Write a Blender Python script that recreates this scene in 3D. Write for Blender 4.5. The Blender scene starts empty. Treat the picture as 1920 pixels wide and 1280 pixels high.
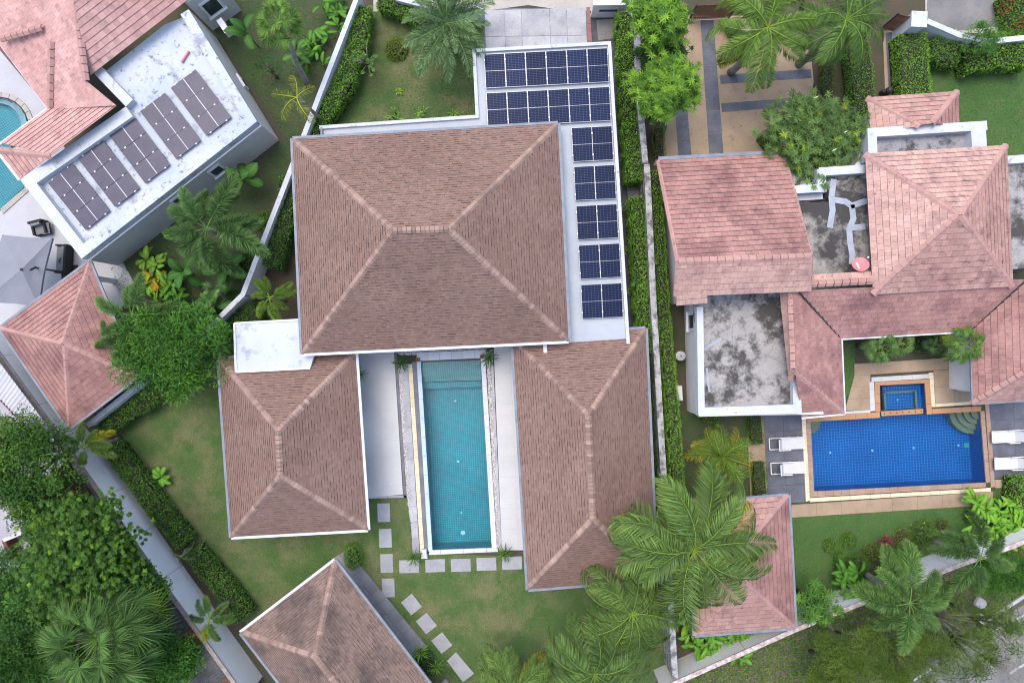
import bpy, math, random
import numpy as np
from mathutils import Vector, Matrix, Euler

# ------------------------------------------------------------------ camera, sky, sun, exposure
SC = bpy.context.scene
C = SC.collection
CAM_H = 38.4                      # drone height in metres, looking straight down
FPX = 1280.0                      # focal length in photo pixels (24 mm on a 36 mm wide frame)
cam_data = bpy.data.cameras.new('camera'); cam_data.lens = 24.0; cam_data.sensor_width = 36.0
cam_data.sensor_fit = 'HORIZONTAL'; cam_data.clip_end = 2000.0
cam = bpy.data.objects.new('camera', cam_data); C.objects.link(cam)
cam.location = (0, 0, CAM_H); cam.rotation_euler = (0, 0, 0); SC.camera = cam

world = bpy.data.worlds.new('World'); SC.world = world; world.use_nodes = True
SUN_EL, SUN_AZ = math.radians(70), math.radians(325)     # high sun behind thin cloud, from the west-north-west
wn = world.node_tree.nodes
sky = wn.new('ShaderNodeTexSky'); sky.sky_type = 'NISHITA'; sky.sun_disc = False
sky.sun_elevation = SUN_EL; sky.sun_rotation = SUN_AZ; sky.dust_density = 3.2; sky.air_density = 1.0; sky.ozone_density = 1.0
bg = wn['Background']; bg.inputs['Strength'].default_value = 0.15
world.node_tree.links.new(sky.outputs['Color'], bg.inputs['Color'])
sun_data = bpy.data.lights.new('sun', 'SUN'); sun_data.energy = 0.55; sun_data.angle = math.radians(32); sun_data.color = (1.0, 0.95, 0.88)
sun = bpy.data.objects.new('sun', sun_data); C.objects.link(sun); sun.location = (-20, 12, 40)
sdir = Vector((math.sin(SUN_AZ) * math.cos(SUN_EL), math.cos(SUN_AZ) * math.cos(SUN_EL), math.sin(SUN_EL)))
sun.rotation_euler = (-sdir).to_track_quat('-Z', 'Y').to_euler()
vs = SC.view_settings; vs.view_transform = 'Standard'; vs.look = 'None'; vs.exposure = 1.27; vs.gamma = 1.0
vs.use_curve_mapping = False
SC.cycles.filter_width = 1.1; SC.cycles.max_bounces = 6; SC.cycles.transparent_max_bounces = 8

rng = random.Random(7)
nrg = np.random.default_rng(11)

# ------------------------------------------------------------------ helpers
def W(px, py, z=0.0):
    s = (CAM_H - z) / FPX
    return Vector(((px - 960.0) * s, (640.0 - py) * s, z))

def PW(pts, z=0.0):
    return [W(p[0], p[1], z) for p in pts]

def make_mesh(name, V, F, mat=None, tint=None, smooth=False):
    me = bpy.data.meshes.new(name)
    me.from_pydata([tuple(v) for v in V], [], F)
    if tint is not None:
        a = me.attributes.new('tint', 'FLOAT_COLOR', 'FACE')
        arr = np.ones((len(F), 4), np.float32); arr[:, :3] = np.asarray(tint, np.float32).reshape(-1, 3) if len(np.shape(tint)) > 1 else tint
        a.data.foreach_set('color', arr.ravel())
    if mat is not None: me.materials.append(mat)
    if smooth: me.polygons.foreach_set('use_smooth', [True] * len(me.polygons))
    me.update()
    return me

def fast_mesh(name, V, T, mat, tint=None, smooth=False):
    """V (n,3) array, T (m,3) triangle indices, tint (n,3) per point"""
    me = bpy.data.meshes.new(name)
    V = np.asarray(V, np.float32); T = np.asarray(T, np.int32)
    me.vertices.add(len(V)); me.vertices.foreach_set('co', V.ravel())
    me.loops.add(T.size); me.loops.foreach_set('vertex_index', T.ravel())
    me.polygons.add(len(T)); me.polygons.foreach_set('loop_start', np.arange(0, T.size, 3, dtype=np.int32))
    if smooth: me.polygons.foreach_set('use_smooth', np.ones(len(T), bool))
    if tint is not None:
        a = me.attributes.new('tint', 'FLOAT_COLOR', 'POINT')
        arr = np.ones((len(V), 4), np.float32); arr[:, :3] = tint
        a.data.foreach_set('color', arr.ravel())
    me.materials.append(mat); me.update(calc_edges=True); me.validate()
    return me

def link(name, me, parent=None, matrix=None, color=None):
    o = bpy.data.objects.new(name, me); C.objects.link(o)
    if parent is not None: o.parent = parent
    if matrix is not None: o.matrix_local = matrix
    if color is not None: o.color = (*color, 1.0)
    return o

def structure(name, V, F, mat, kind='structure', tint=None):
    o = link(name, make_mesh(name, V, F, mat, tint)); o['kind'] = kind
    return o

class Thing:
    def __init__(self, name, label, cat, loc, group=None):
        self.o = bpy.data.objects.new(name, None); C.objects.link(self.o)
        self.o.empty_display_size = 0.2
        self.loc = Vector((loc[0], loc[1], loc[2])); self.o.location = self.loc
        self.o['label'] = label; self.o['category'] = cat; self.o['kind'] = 'thing'
        if group: self.o['group'] = group
    def add(self, name, V, F, mat, under=None, tint=None, smooth=False, kind=None, label=None, color=None):
        me = make_mesh(name, [Vector(v) - self.loc for v in V], F, mat, tint, smooth)
        o = link(name, me, under or self.o, color=color)
        if kind: o['kind'] = kind
        if label: o['label'] = label
        return o
    def addm(self, name, me, under=None, matrix=None, color=None, kind=None):
        """me is already relative to the thing's base"""
        o = link(name, me, under or self.o, matrix, color)
        if kind: o['kind'] = kind
        return o
    def rel(self, p): return Vector(p) - self.loc

def prism(poly, z0, z1):
    """poly: list of Vector (xy used) -> closed prism, counter-clockwise fixed"""
    P = [Vector((p[0], p[1], 0)) for p in poly]
    area = sum(P[i].x * P[(i + 1) % len(P)].y - P[(i + 1) % len(P)].x * P[i].y for i in range(len(P)))
    if area < 0: P.reverse()
    n = len(P)
    V = [(p.x, p.y, z0) for p in P] + [(p.x, p.y, z1) for p in P]
    F = [tuple(range(n - 1, -1, -1)), tuple(range(n, 2 * n))]
    F += [(i, (i + 1) % n, n + (i + 1) % n, n + i) for i in range(n)]
    return V, F

def merge(*parts):
    V, F = [], []
    for v, f in parts:
        k = len(V); V += [tuple(x) for x in v]; F += [tuple(i + k for i in q) for q in f]
    return V, F

def bar(a, b, w, h, up=Vector((0, 0, 1)), lift=0.0, end=0.0):
    """box along a->b, w wide (horizontal), h high, its bottom at the line + lift"""
    a, b = Vector(a), Vector(b)
    d = (b - a).normalized(); s = d.cross(up)
    if s.length < 1e-4: s = Vector((1, 0, 0))
    s.normalize(); u = s.cross(d).normalized()
    a = a - d * end; b = b + d * end
    V = []
    for p in (a, b):
        for su, hu in ((-1, 0), (1, 0), (1, 1), (-1, 1)):
            V.append(p + s * (su * w / 2) + u * (lift + hu * h))
    F = [(0, 1, 2, 3), (7, 6, 5, 4), (0, 4, 5, 1), (1, 5, 6, 2), (2, 6, 7, 3), (3, 7, 4, 0)]
    return V, F

def box(c, sx, sy, sz, rz=0.0):
    """box standing on point c"""
    c = Vector(c); co, si = math.cos(rz), math.sin(rz)
    P = [c + Vector((x * co - y * si, x * si + y * co, 0)) for x, y in ((-sx/2, -sy/2), (sx/2, -sy/2), (sx/2, sy/2), (-sx/2, sy/2))]
    return prism(P, c.z, c.z + sz)

def tube(pts, radii, seg=7, cap=True):
    V, F = [], []
    n = len(pts)
    for i, p in enumerate(pts):
        p = Vector(p)
        d = (Vector(pts[min(i + 1, n - 1)]) - Vector(pts[max(i - 1, 0)]))
        d = d.normalized() if d.length > 1e-6 else Vector((0, 0, 1))
        s = d.cross(Vector((0, 0, 1))) if abs(d.z) < .95 else d.cross(Vector((1, 0, 0)))
        s.normalize(); u = s.cross(d)
        for k in range(seg):
            a = 2 * math.pi * k / seg
            V.append(p + (s * math.cos(a) + u * math.sin(a)) * radii[i])
    for i in range(n - 1):
        for k in range(seg):
            F.append((i * seg + k, i * seg + (k + 1) % seg, (i + 1) * seg + (k + 1) % seg, (i + 1) * seg + k))
    if cap:
        F.append(tuple(range(seg - 1, -1, -1))); F.append(tuple((n - 1) * seg + k for k in range(seg)))
    return V, F

def lathe(c, prof, seg=16):
    """prof: list of (radius, z) going up around point c"""
    c = Vector(c)
    V, F = [], []
    for r, z in prof:
        for k in range(seg):
            a = 2 * math.pi * k / seg
            V.append((c.x + r * math.cos(a), c.y + r * math.sin(a), c.z + z))
    for i in range(len(prof) - 1):
        for k in range(seg):
            F.append((i * seg + k, i * seg + (k + 1) % seg, (i + 1) * seg + (k + 1) % seg, (i + 1) * seg + k))
    F.append(tuple(range(seg - 1, -1, -1))); F.append(tuple((len(prof) - 1) * seg + k for k in range(seg)))
    return V, F

def inset(poly, d):
    """move every edge of an xy polygon inwards by d"""
    P = [Vector((p[0], p[1])) for p in poly]; n = len(P)
    area = sum(P[i].x * P[(i + 1) % n].y - P[(i + 1) % n].x * P[i].y for i in range(n))
    sg = 1 if area > 0 else -1
    out = []
    for i in range(n):
        a, b, c = P[i - 1], P[i], P[(i + 1) % n]
        e1 = (b - a).normalized(); e2 = (c - b).normalized()
        n1 = Vector((-e1.y, e1.x)) * sg; n2 = Vector((-e2.y, e2.x)) * sg
        m = n1 + n2; k = d / max(.2, (1 + n1.dot(n2)))
        out.append(Vector((b.x + m.x * k, b.y + m.y * k, 0)))
    return out

def ring(outer, inner, z0, z1):
    """closed frame between two polygons with the same number of corners"""
    n = len(outer); V = []
    for z in (z0, z1):
        V += [(p[0], p[1], z) for p in outer] + [(p[0], p[1], z) for p in inner]
    F = []
    for i in range(n):
        j = (i + 1) % n
        F += [(i, j, 2*n + j, 2*n + i), (n + j, n + i, 3*n + i, 3*n + j), (2*n + i, 2*n + j, 3*n + j, 3*n + i), (j, i, n + i, n + j)]
    return V, F

def poly_random(poly, n):
    """n random xy points inside a polygon (list of Vector)"""
    P = np.array([(p[0], p[1]) for p in poly]); lo, hi = P.min(0), P.max(0)
    out = np.zeros((0, 2))
    while len(out) < n:
        q = nrg.uniform(lo, hi, (n * 2, 2)); ins = np.zeros(len(q), bool)
        j = len(P) - 1
        for i in range(len(P)):
            xi, yi, xj, yj = *P[i], *P[j]
            with np.errstate(divide='ignore', invalid='ignore'):
                c = ((yi > q[:, 1]) != (yj > q[:, 1])) & (q[:, 0] < (xj - xi) * (q[:, 1] - yi) / (yj - yi + 1e-12) + xi)
            ins ^= c; j = i
        out = np.vstack([out, q[ins]])
    return out[:n]

# ------------------------------------------------------------------ materials
def ramp(nt, fac, lo, hi, c0=(0, 0, 0), c1=(1, 1, 1)):
    r = nt.nodes.new('ShaderNodeValToRGB')
    r.color_ramp.elements[0].position = lo; r.color_ramp.elements[1].position = hi
    r.color_ramp.elements[0].color = (*c0, 1); r.color_ramp.elements[1].color = (*c1, 1)
    nt.links.new(fac, r.inputs['Fac']); return r.outputs['Color']

def noise(nt, vec, scale, detail=5, rough=.55, dist=0.0):
    n = nt.nodes.new('ShaderNodeTexNoise'); n.inputs['Scale'].default_value = scale
    n.inputs['Detail'].default_value = detail; n.inputs['Roughness'].default_value = rough; n.inputs['Distortion'].default_value = dist
    nt.links.new(vec, n.inputs['Vector']); return n.outputs['Fac']

def mix(nt, fac, a, b, mode='MIX'):
    m = nt.nodes.new('ShaderNodeMixRGB'); m.blend_type = mode
    for sock, v in ((m.inputs['Fac'], fac), (m.inputs['Color1'], a), (m.inputs['Color2'], b)):
        if hasattr(v, 'is_linked'): nt.links.new(v, sock)
        elif isinstance(v, (int, float)): sock.default_value = v
        else: sock.default_value = (*v, 1)
    return m.outputs['Color']

def M(name, c1, c2=None, rough=.8, scale=1.2, lo=.35, hi=.65, fine=.18, fscale=18, attr=False, objc=False, rnd=0.0,
      bump=0.0, bscale=30, spec=.25, stains=(), transl=0.0, metal=0.0, stretch=None):
    m = bpy.data.materials.new(name); m.use_nodes = True
    nt = m.node_tree; b = nt.nodes['Principled BSDF']
    pos = nt.nodes.new('ShaderNodeNewGeometry').outputs['Position']
    if stretch:
        mp = nt.nodes.new('ShaderNodeMapping'); mp.inputs['Scale'].default_value = stretch
        nt.links.new(pos, mp.inputs['Vector']); vec = mp.outputs['Vector']
    else: vec = pos
    col = mix(nt, 0.0, c1, c1)
    if c2 is not None:
        col = mix(nt, ramp(nt, noise(nt, vec, scale), lo, hi), c1, c2)
    for sc_, scale_, lo_, hi_, amt in stains:
        f = ramp(nt, noise(nt, vec, scale_, 8, .65), lo_, hi_, (0, 0, 0), (amt,) * 3)
        col = mix(nt, f, col, sc_)
    if fine:
        f = ramp(nt, noise(nt, pos, fscale, 3), .3, .7, (1 - fine,) * 3, (1 + fine,) * 3)
        col = mix(nt, 1.0, col, f, 'MULTIPLY')
    if attr:
        a = nt.nodes.new('ShaderNodeAttribute'); a.attribute_name = 'tint'
        col = mix(nt, 1.0, col, a.outputs['Color'], 'MULTIPLY')
    if objc or rnd:
        oi = nt.nodes.new('ShaderNodeObjectInfo')
        if objc: col = mix(nt, 1.0, col, oi.outputs['Color'], 'MULTIPLY')
        if rnd:
            r = ramp(nt, oi.outputs['Random'], 0, 1, (1 - rnd,) * 3, (1 + rnd,) * 3)
            col = mix(nt, 1.0, col, r, 'MULTIPLY')
    nt.links.new(col, b.inputs['Base Color'])
    b.inputs['Roughness'].default_value = rough; b.inputs['Specular IOR Level'].default_value = spec; b.inputs['Metallic'].default_value = metal
    if bump:
        bn = nt.nodes.new('ShaderNodeBump'); bn.inputs['Strength'].default_value = bump; bn.inputs['Distance'].default_value = .03
        nt.links.new(noise(nt, pos, bscale, 4), bn.inputs['Height']); nt.links.new(bn.outputs['Normal'], b.inputs['Normal'])
    if transl:
        t = nt.nodes.new('ShaderNodeBsdfTranslucent'); mx = nt.nodes.new('ShaderNodeMixShader'); mx.inputs[0].default_value = transl
        nt.links.new(col, t.inputs['Color']); nt.links.new(b.outputs[0], mx.inputs[1]); nt.links.new(t.outputs[0], mx.inputs[2])
        nt.links.new(mx.outputs[0], nt.nodes['Material Output'].inputs['Surface'])
    return m

def M_grid(name, c1, c2, mortar, size, msize, rough=.35, ox=0.0, use='UV', bias=0.0, patches=None):
    """square mosaic from a brick texture laid on metre UVs (or object coordinates)"""
    m = bpy.data.materials.new(name); m.use_nodes = True; nt = m.node_tree; b = nt.nodes['Principled BSDF']
    tc = nt.nodes.new('ShaderNodeTexCoord')
    br = nt.nodes.new('ShaderNodeTexBrick'); br.offset = 0.0; br.squash = 1.0
    br.inputs['Scale'].default_value = 1.0; br.inputs['Brick Width'].default_value = size; br.inputs['Row Height'].default_value = size
    br.inputs['Mortar Size'].default_value = msize; br.inputs['Mortar Smooth'].default_value = .1; br.inputs['Bias'].default_value = bias
    br.inputs['Color1'].default_value = (*c1, 1); br.inputs['Color2'].default_value = (*c2, 1); br.inputs['Mortar'].default_value = (*mortar, 1)
    nt.links.new(tc.outputs[use], br.inputs['Vector'])
    pos = nt.nodes.new('ShaderNodeNewGeometry').outputs['Position']
    f = ramp(nt, noise(nt, pos, .5, 4), .3, .7, (.88,) * 3, (1.12,) * 3)
    col = mix(nt, 1.0, br.outputs['Color'], f, 'MULTIPLY')
    nt.links.new(col, b.inputs['Base Color']); b.inputs['Roughness'].default_value = rough
    return m

def M_water(name, tint, bump=.12):
    """clear pool water: tinted see-through surface with a Fresnel sky reflection"""
    m = bpy.data.materials.new(name); m.use_nodes = True; nt = m.node_tree
    nt.nodes.remove(nt.nodes['Principled BSDF'])
    t = nt.nodes.new('ShaderNodeBsdfRefraction'); t.inputs['Color'].default_value = (*tint, 1); t.inputs['IOR'].default_value = 1.33; t.inputs['Roughness'].default_value = 0.0
    g = nt.nodes.new('ShaderNodeBsdfGlossy'); g.inputs['Roughness'].default_value = .05
    fr = nt.nodes.new('ShaderNodeFresnel'); fr.inputs['IOR'].default_value = 1.33
    bn = nt.nodes.new('ShaderNodeBump'); bn.inputs['Strength'].default_value = bump; bn.inputs['Distance'].default_value = .04
    pos = nt.nodes.new('ShaderNodeNewGeometry').outputs['Position']
    nt.links.new(noise(nt, pos, 2.2, 3), bn.inputs['Height'])
    nt.links.new(bn.outputs['Normal'], t.inputs['Normal']); nt.links.new(bn.outputs['Normal'], g.inputs['Normal']); nt.links.new(bn.outputs['Normal'], fr.inputs['Normal'])
    mx = nt.nodes.new('ShaderNodeMixShader'); nt.links.new(fr.outputs[0], mx.inputs[0])
    nt.links.new(t.outputs[0], mx.inputs[1]); nt.links.new(g.outputs[0], mx.inputs[2])
    nt.links.new(mx.outputs[0], nt.nodes['Material Output'].inputs['Surface'])
    return m

def M_cracked(name, pale, mid, dark, s1=.9, dlo=.5, dhi=.62, crack=.8):
    """weathered flat concrete roof: pale screed, mould blotches and a few branching cracks"""
    m = bpy.data.materials.new(name); m.use_nodes = True; nt = m.node_tree; b = nt.nodes['Principled BSDF']
    pos = nt.nodes.new('ShaderNodeNewGeometry').outputs['Position']
    col = mix(nt, ramp(nt, noise(nt, pos, 1.6, 8, .6), .35, .65), pale, mid)
    blot = ramp(nt, noise(nt, pos, s1, 10, .68), dlo, dhi)
    col = mix(nt, blot, col, dark)
    fi = ramp(nt, noise(nt, pos, 13, 6, .75), .54, .66, (0,) * 3, (.6,) * 3)
    col = mix(nt, fi, col, dark)
    n = nt.nodes.new('ShaderNodeTexNoise'); n.inputs['Scale'].default_value = 1.5; n.inputs['Detail'].default_value = 6
    nt.links.new(pos, n.inputs['Vector'])
    wv = mix(nt, .35, pos, n.outputs['Color'], 'ADD')
    v = nt.nodes.new('ShaderNodeTexVoronoi'); v.feature = 'DISTANCE_TO_EDGE'; v.inputs['Scale'].default_value = .42
    nt.links.new(wv, v.inputs['Vector'])
    ck = ramp(nt, v.outputs['Distance'], .0, .018, (crack,) * 3, (0,) * 3)
    col = mix(nt, ck, col, (.09, .09, .11))
    nt.links.new(col, b.inputs['Base Color']); b.inputs['Roughness'].default_value = .85; b.inputs['Specular IOR Level'].default_value = .2
    return m
# ------------------------------------------------------------------ the palette of materials
m_soil = M('soil', (.085, .06, .045), (.05, .06, .03), scale=.9, fine=.3, bump=.5)
m_scrub = M('scrub', (.10, .085, .065), (.055, .075, .035), scale=.5, lo=.4, hi=.62, fine=.35, fscale=9, bump=.6,
            stains=(((.14, .12, .10), 2.5, .55, .7, .6),))
m_lawn = M('lawn', (.070, .118, .034), (.138, .146, .064), scale=.42, lo=.40, hi=.62, fine=.3, fscale=14, bump=.6, bscale=40,
           stains=(((.045, .105, .022), .8, .48, .62, .85), ((.17, .145, .085), 1.8, .57, .74, .55)))
m_lawn_lush = M('lush_lawn', (.050, .112, .028), (.070, .135, .036), scale=.6, fine=.28, fscale=14, bump=.6, bscale=40,
                stains=(((.115, .105, .055), 1.1, .52, .72, .6), ((.035, .085, .022), 2.6, .52, .68, .6),))
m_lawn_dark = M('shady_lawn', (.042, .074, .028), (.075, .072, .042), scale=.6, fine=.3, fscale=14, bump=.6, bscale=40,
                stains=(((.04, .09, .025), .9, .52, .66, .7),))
m_blade = M('grass_blade', (.085, .150, .040), (.150, .165, .070), scale=.42, lo=.42, hi=.68, fine=.2, attr=True, rough=.7, transl=.2)
m_conc = M('grey_concrete', (.30, .30, .32), (.40, .40, .41), scale=1.1, fine=.1, rnd=.14, bump=.15,
           stains=(((.17, .17, .19), 1.9, .58, .74, .5),))
m_street = M('street_concrete', (.44, .40, .35), (.36, .33, .30), scale=.8, fine=.12, stains=(((.22, .20, .18), 2.2, .58, .72, .55),))
m_asphalt = M('asphalt', (.15, .145, .145), (.22, .21, .205), scale=.5, fine=.15, stains=(((.09, .085, .08), 1.4, .55, .7, .5),))
m_paint = M('road_paint', (.46, .46, .45), (.24, .235, .23), scale=6, lo=.4, hi=.6)
m_tan = M('tan_concrete', (.36, .27, .185), (.285, .21, .14), scale=.8, fine=.1, stains=(((.16, .115, .08), 1.5, .57, .74, .55), ((.42, .34, .26), 3.0, .6, .7, .4)))
m_slate = M('slate_paving', (.085, .09, .11), (.125, .13, .155), scale=1.3, fine=.12, rnd=.06, stains=(((.20, .21, .23), 2.4, .6, .75, .45),), rough=.6)
m_lane = M('lane_paving', (.055, .058, .065), (.085, .088, .095), scale=1.6, fine=.2)
m_deck = M('pale_deck_tile', (.50, .50, .495), (.465, .465, .465), scale=1.0, fine=.04, rnd=.012, rough=.5)
m_stone = M('stepping_stone', (.27, .275, .29), (.33, .335, .35), scale=1.4, fine=.1, rnd=.06, stains=(((.24, .23, .22), 3, .58, .75, .4),))
m_greystone = M('grey_stone', (.30, .30, .33), (.42, .42, .44), scale=1.2, fine=.1, rnd=.08)
m_darkstone = M('dark_stone', (.13, .13, .15), (.19, .19, .21), scale=1.2, fine=.1)
m_cream = M('cream_stone', (.66, .58, .40), (.58, .50, .34), scale=1.6, fine=.08, rnd=.05)
m_white = M('white_render', (.68, .685, .69), (.63, .635, .64), scale=.8, fine=.04, rough=.7)
m_whiteold = M('weathered_white', (.52, .54, .56), (.44, .465, .50), scale=1.2, fine=.05,
               stains=(((.20, .20, .19), 2.6, .60, .70, .75), ((.10, .10, .10), 7, .63, .70, .6)))
m_wallold = M('mouldy_wall_top', (.42, .42, .41), (.28, .28, .27), scale=2.0, fine=.1,
              stains=(((.09, .085, .085), 2.6, .46, .58, .85), ((.55, .55, .54), 4.0, .56, .64, .7)))
m_greywall = M('grey_render', (.47, .46, .44), (.52, .51, .49), scale=.7, fine=.05)
m_slab = M('grey_roof_coating', (.33, .365, .405), (.385, .415, .45), scale=.7, fine=.04, rough=.55, stains=(((.40, .36, .32), 1.1, .62, .75, .5),))
m_roofwhite = M('white_roof_coating', (.37, .42, .48), (.48, .505, .53), scale=.5, fine=.05, rough=.6,
                stains=(((.19, .21, .26), 1.0, .54, .66, .8), ((.085, .085, .11), 3.6, .57, .66, .75)))
m_mould = M_cracked('mouldy_flat_roof', (.345, .33, .31), (.27, .262, .262), (.065, .06, .054), s1=.8, dlo=.46, dhi=.58, crack=.4)
m_mould_dark = M_cracked('dark_mouldy_flat_roof', (.35, .325, .29), (.27, .255, .235), (.055, .052, .05), s1=.5, dlo=.44, dhi=.56, crack=.2)
m_mould_grey = M_cracked('grey_mouldy_flat_roof', (.34, .33, .35), (.24, .24, .26), (.06, .06, .065), s1=1.2, dlo=.48, dhi=.62, crack=.3)
m_bitumen = M('bitumen_patch', (.27, .30, .35), (.34, .37, .42), scale=2, fine=.1, rough=.5)
m_gutter = M('grey_gutter', (.16, .18, .21), (.22, .24, .28), scale=2, fine=.1, rough=.5)
m_gutterlight = M('pale_gutter', (.60, .64, .69), (.50, .54, .60), scale=2, fine=.08, rough=.5)
m_shingle = M('brown_shingle', (.205, .131, .106), (.232, .152, .123), scale=.35, lo=.38, hi=.62, fine=.1, fscale=30, attr=True, rough=.9, spec=.1,
              stains=(((.215, .14, .122), .8, .55, .7, .5), ((.29, .195, .152), .55, .6, .75, .35),))
m_shingle_old = M('stained_brown_shingle', (.205, .142, .116), (.235, .166, .136), scale=.35, fine=.1, fscale=30, attr=True, rough=.9, spec=.1,
                  stains=(((.06, .05, .05), .42, .46, .66, .75), ((.10, .075, .07), 1.6, .52, .7, .5)))
m_under = M('roof_underlay', (.085, .056, .052), (.06, .042, .04), scale=3)
m_cap = M('ridge_shingle', (.30, .208, .170), (.25, .168, .138), scale=2, fine=.1, objc=True, rough=.9, spec=.1)
m_clay = M('pink_clay_tile', (.44, .268, .225), (.375, .22, .187), scale=.5, fine=.1, fscale=12, attr=True, objc=True, rough=.75, spec=.2,
           stains=(((.22, .115, .11), .8, .53, .66, .75), ((.12, .075, .075), 3.2, .58, .68, .65)))
m_clay_red = M('red_clay_tile', (.315, .168, .146), (.375, .208, .180), scale=.5, fine=.1, fscale=12, attr=True, objc=True, rough=.75, spec=.2,
               stains=(((.175, .09, .09), .6, .47, .64, .75), ((.12, .07, .07), 3.0, .58, .68, .6)))
m_clay_pale = M('pale_or_lit_clay_tile', (.50, .318, .268), (.445, .275, .232), scale=.6, fine=.08, fscale=12, attr=True, objc=True, rough=.75, spec=.2,
                stains=(((.22, .14, .13), 1.0, .52, .68, .65), ((.13, .085, .085), 3.4, .57, .68, .6),))  # pale tile, also used to paint the lighter look of sunward slopes
m_claycap = M('clay_ridge', (.42, .25, .215), (.37, .215, .188), scale=1.2, fine=.08, objc=True, rough=.75, spec=.2, stains=(((.18, .105, .1), 2.4, .58, .7, .6),))
m_clayunder = M('clay_roof_underlay', (.19, .10, .09), (.13, .075, .07), scale=2)
m_clay_pink = M('pale_pink_clay_tile', (.50, .305, .275), (.44, .25, .225), scale=.5, fine=.1, fscale=12, attr=True, objc=True, rough=.75, spec=.2,
               stains=(((.24, .145, .135), 1.3, .55, .68, .65), ((.14, .09, .09), 4.0, .60, .70, .5)))
m_terracotta = M('terracotta_coping', (.42, .235, .125), (.37, .20, .105), scale=1.2, fine=.08, rnd=.05)
m_brickcope = M('brick_coping', (.35, .245, .185), (.30, .205, .16), scale=2, fine=.12, rnd=.07, stains=(((.2, .13, .1), 3, .58, .72, .5),))
m_alu = M('aluminium', (.30, .32, .35), None, rough=.35, metal=.7, fine=.03)
m_steelwhite = M('white_metal', (.62, .62, .63), None, rough=.4, fine=.03)
m_darkmetal = M('dark_metal', (.035, .037, .042), None, rough=.45, fine=.05)
m_black = M('black_wicker', (.022, .022, .025), (.035, .035, .038), scale=20, fine=.2)
m_cushion = M('grey_cushion', (.17, .18, .19), (.20, .21, .22), scale=3, fine=.1, rough=.9)
m_canvas = M('grey_canvas', (.20, .205, .235), (.225, .23, .26), scale=.7, fine=.04, rough=.9, stains=(((.24, .25, .29), 3, .55, .7, .5),))
m_towel = M('white_sling', (.54, .54, .55), (.50, .51, .52), scale=2, fine=.05, rough=.9)
m_wood = M('brown_slat', (.22, .085, .05), (.15, .06, .038), scale=3, fine=.2, rnd=.12)
m_glass = M('dark_glass', (.03, .04, .045), None, rough=.08, spec=.6, fine=0)
m_rust = M('rusty_sheet', (.20, .065, .04), (.13, .045, .03), scale=1.5, fine=.2)
m_redsheet = M('dark_red_sheet', (.12, .03, .03), (.075, .024, .026), scale=1.2, fine=.15)
m_whitesheet = M('white_sheet', (.48, .48, .52), (.42, .42, .46), scale=1, fine=.05, rough=.5)
m_greysheet = M('old_grey_sheet', (.06, .06, .06), (.10, .10, .10), scale=2, fine=.25)
m_yard = M('pale_yard_concrete', (.38, .365, .39), (.32, .31, .33), scale=.5, fine=.06, stains=(((.30, .28, .28), 1.1, .58, .74, .5),))
m_pebble = M('pebbles', (.50, .48, .45), (.34, .32, .30), scale=9, fine=.2, attr=True)
m_pebblegrey = M('grey_pebbles', (.26, .25, .24), (.16, .155, .15), scale=9, fine=.2, attr=True)
m_pot = M('terracotta_pot', (.34, .14, .075), (.26, .105, .06), scale=5, fine=.15)
m_bark = M('bark', (.16, .135, .115), (.10, .085, .072), scale=6, fine=.3, bump=.6, stretch=(1, 1, .3))
m_palmbark = M('palm_bark', (.27, .25, .225), (.17, .15, .13), scale=5, fine=.25, bump=.5, stretch=(.4, .4, 2.5))
m_dead = M('dead_frond', (.30, .22, .13), (.22, .16, .10), scale=4, fine=.2, attr=True, objc=True, transl=.15)
m_leaf = M('leaf', (.082, .160, .036), (.066, .135, .030), scale=.8, fine=.12, attr=True, objc=True, rough=.6, spec=.18, transl=.18)
m_frond = M('palm_frond', (.084, .148, .046), (.066, .122, .040), scale=.8, fine=.1, attr=True, objc=True, rough=.65, spec=.15, transl=.15)
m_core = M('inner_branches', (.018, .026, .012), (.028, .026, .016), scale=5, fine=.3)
m_tile_turq = M_grid('turquoise_mosaic', (.006, .215, .285), (.012, .265, .335), (.055, .43, .49), .13, .014, bias=-.1)
m_tile_step = M_grid('pale_turquoise_mosaic', (.05, .24, .26), (.025, .12, .16), (.20, .40, .40), .125, .018, bias=-.5)
m_tile_blue = M_grid('blue_mosaic', (.005, .105, .385), (.008, .130, .44), (.045, .29, .62), .16, .016)
m_water = M_water('pool_water', (.72, .93, .96))
m_water_blue = M_water('blue_pool_water', (.62, .86, .97))

def M_cells(name, cell, line, bias):
    m = bpy.data.materials.new(name); m.use_nodes = True; nt = m.node_tree; b = nt.nodes['Principled BSDF']
    tc = nt.nodes.new('ShaderNodeTexCoord')
    br = nt.nodes.new('ShaderNodeTexBrick'); br.offset = 0.0
    for k, v in (('Scale', 1.0), ('Brick Width', .1733), ('Row Height', .0855), ('Mortar Size', .004), ('Mortar Smooth', .2), ('Bias', 0.0)):
        br.inputs[k].default_value = v
    br.inputs['Color1'].default_value = (*cell, 1); br.inputs['Color2'].default_value = (cell[0] * 1.25, cell[1] * 1.2, cell[2] * 1.12, 1)
    br.inputs['Mortar'].default_value = (*line, 1)
    nt.links.new(tc.outputs['Object'], br.inputs['Vector'])
    oi = nt.nodes.new('ShaderNodeObjectInfo')
    col = mix(nt, 1.0, br.outputs['Color'], oi.outputs['Color'], 'MULTIPLY')
    nt.links.new(col, b.inputs['Base Color']); b.inputs['Roughness'].default_value = .3
    b.inputs['Specular IOR Level'].default_value = .06
    return m
m_cells_blue = M_cells('blue_solar_cells', (.0045, .010, .040), (.085, .11, .165), 0)
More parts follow.
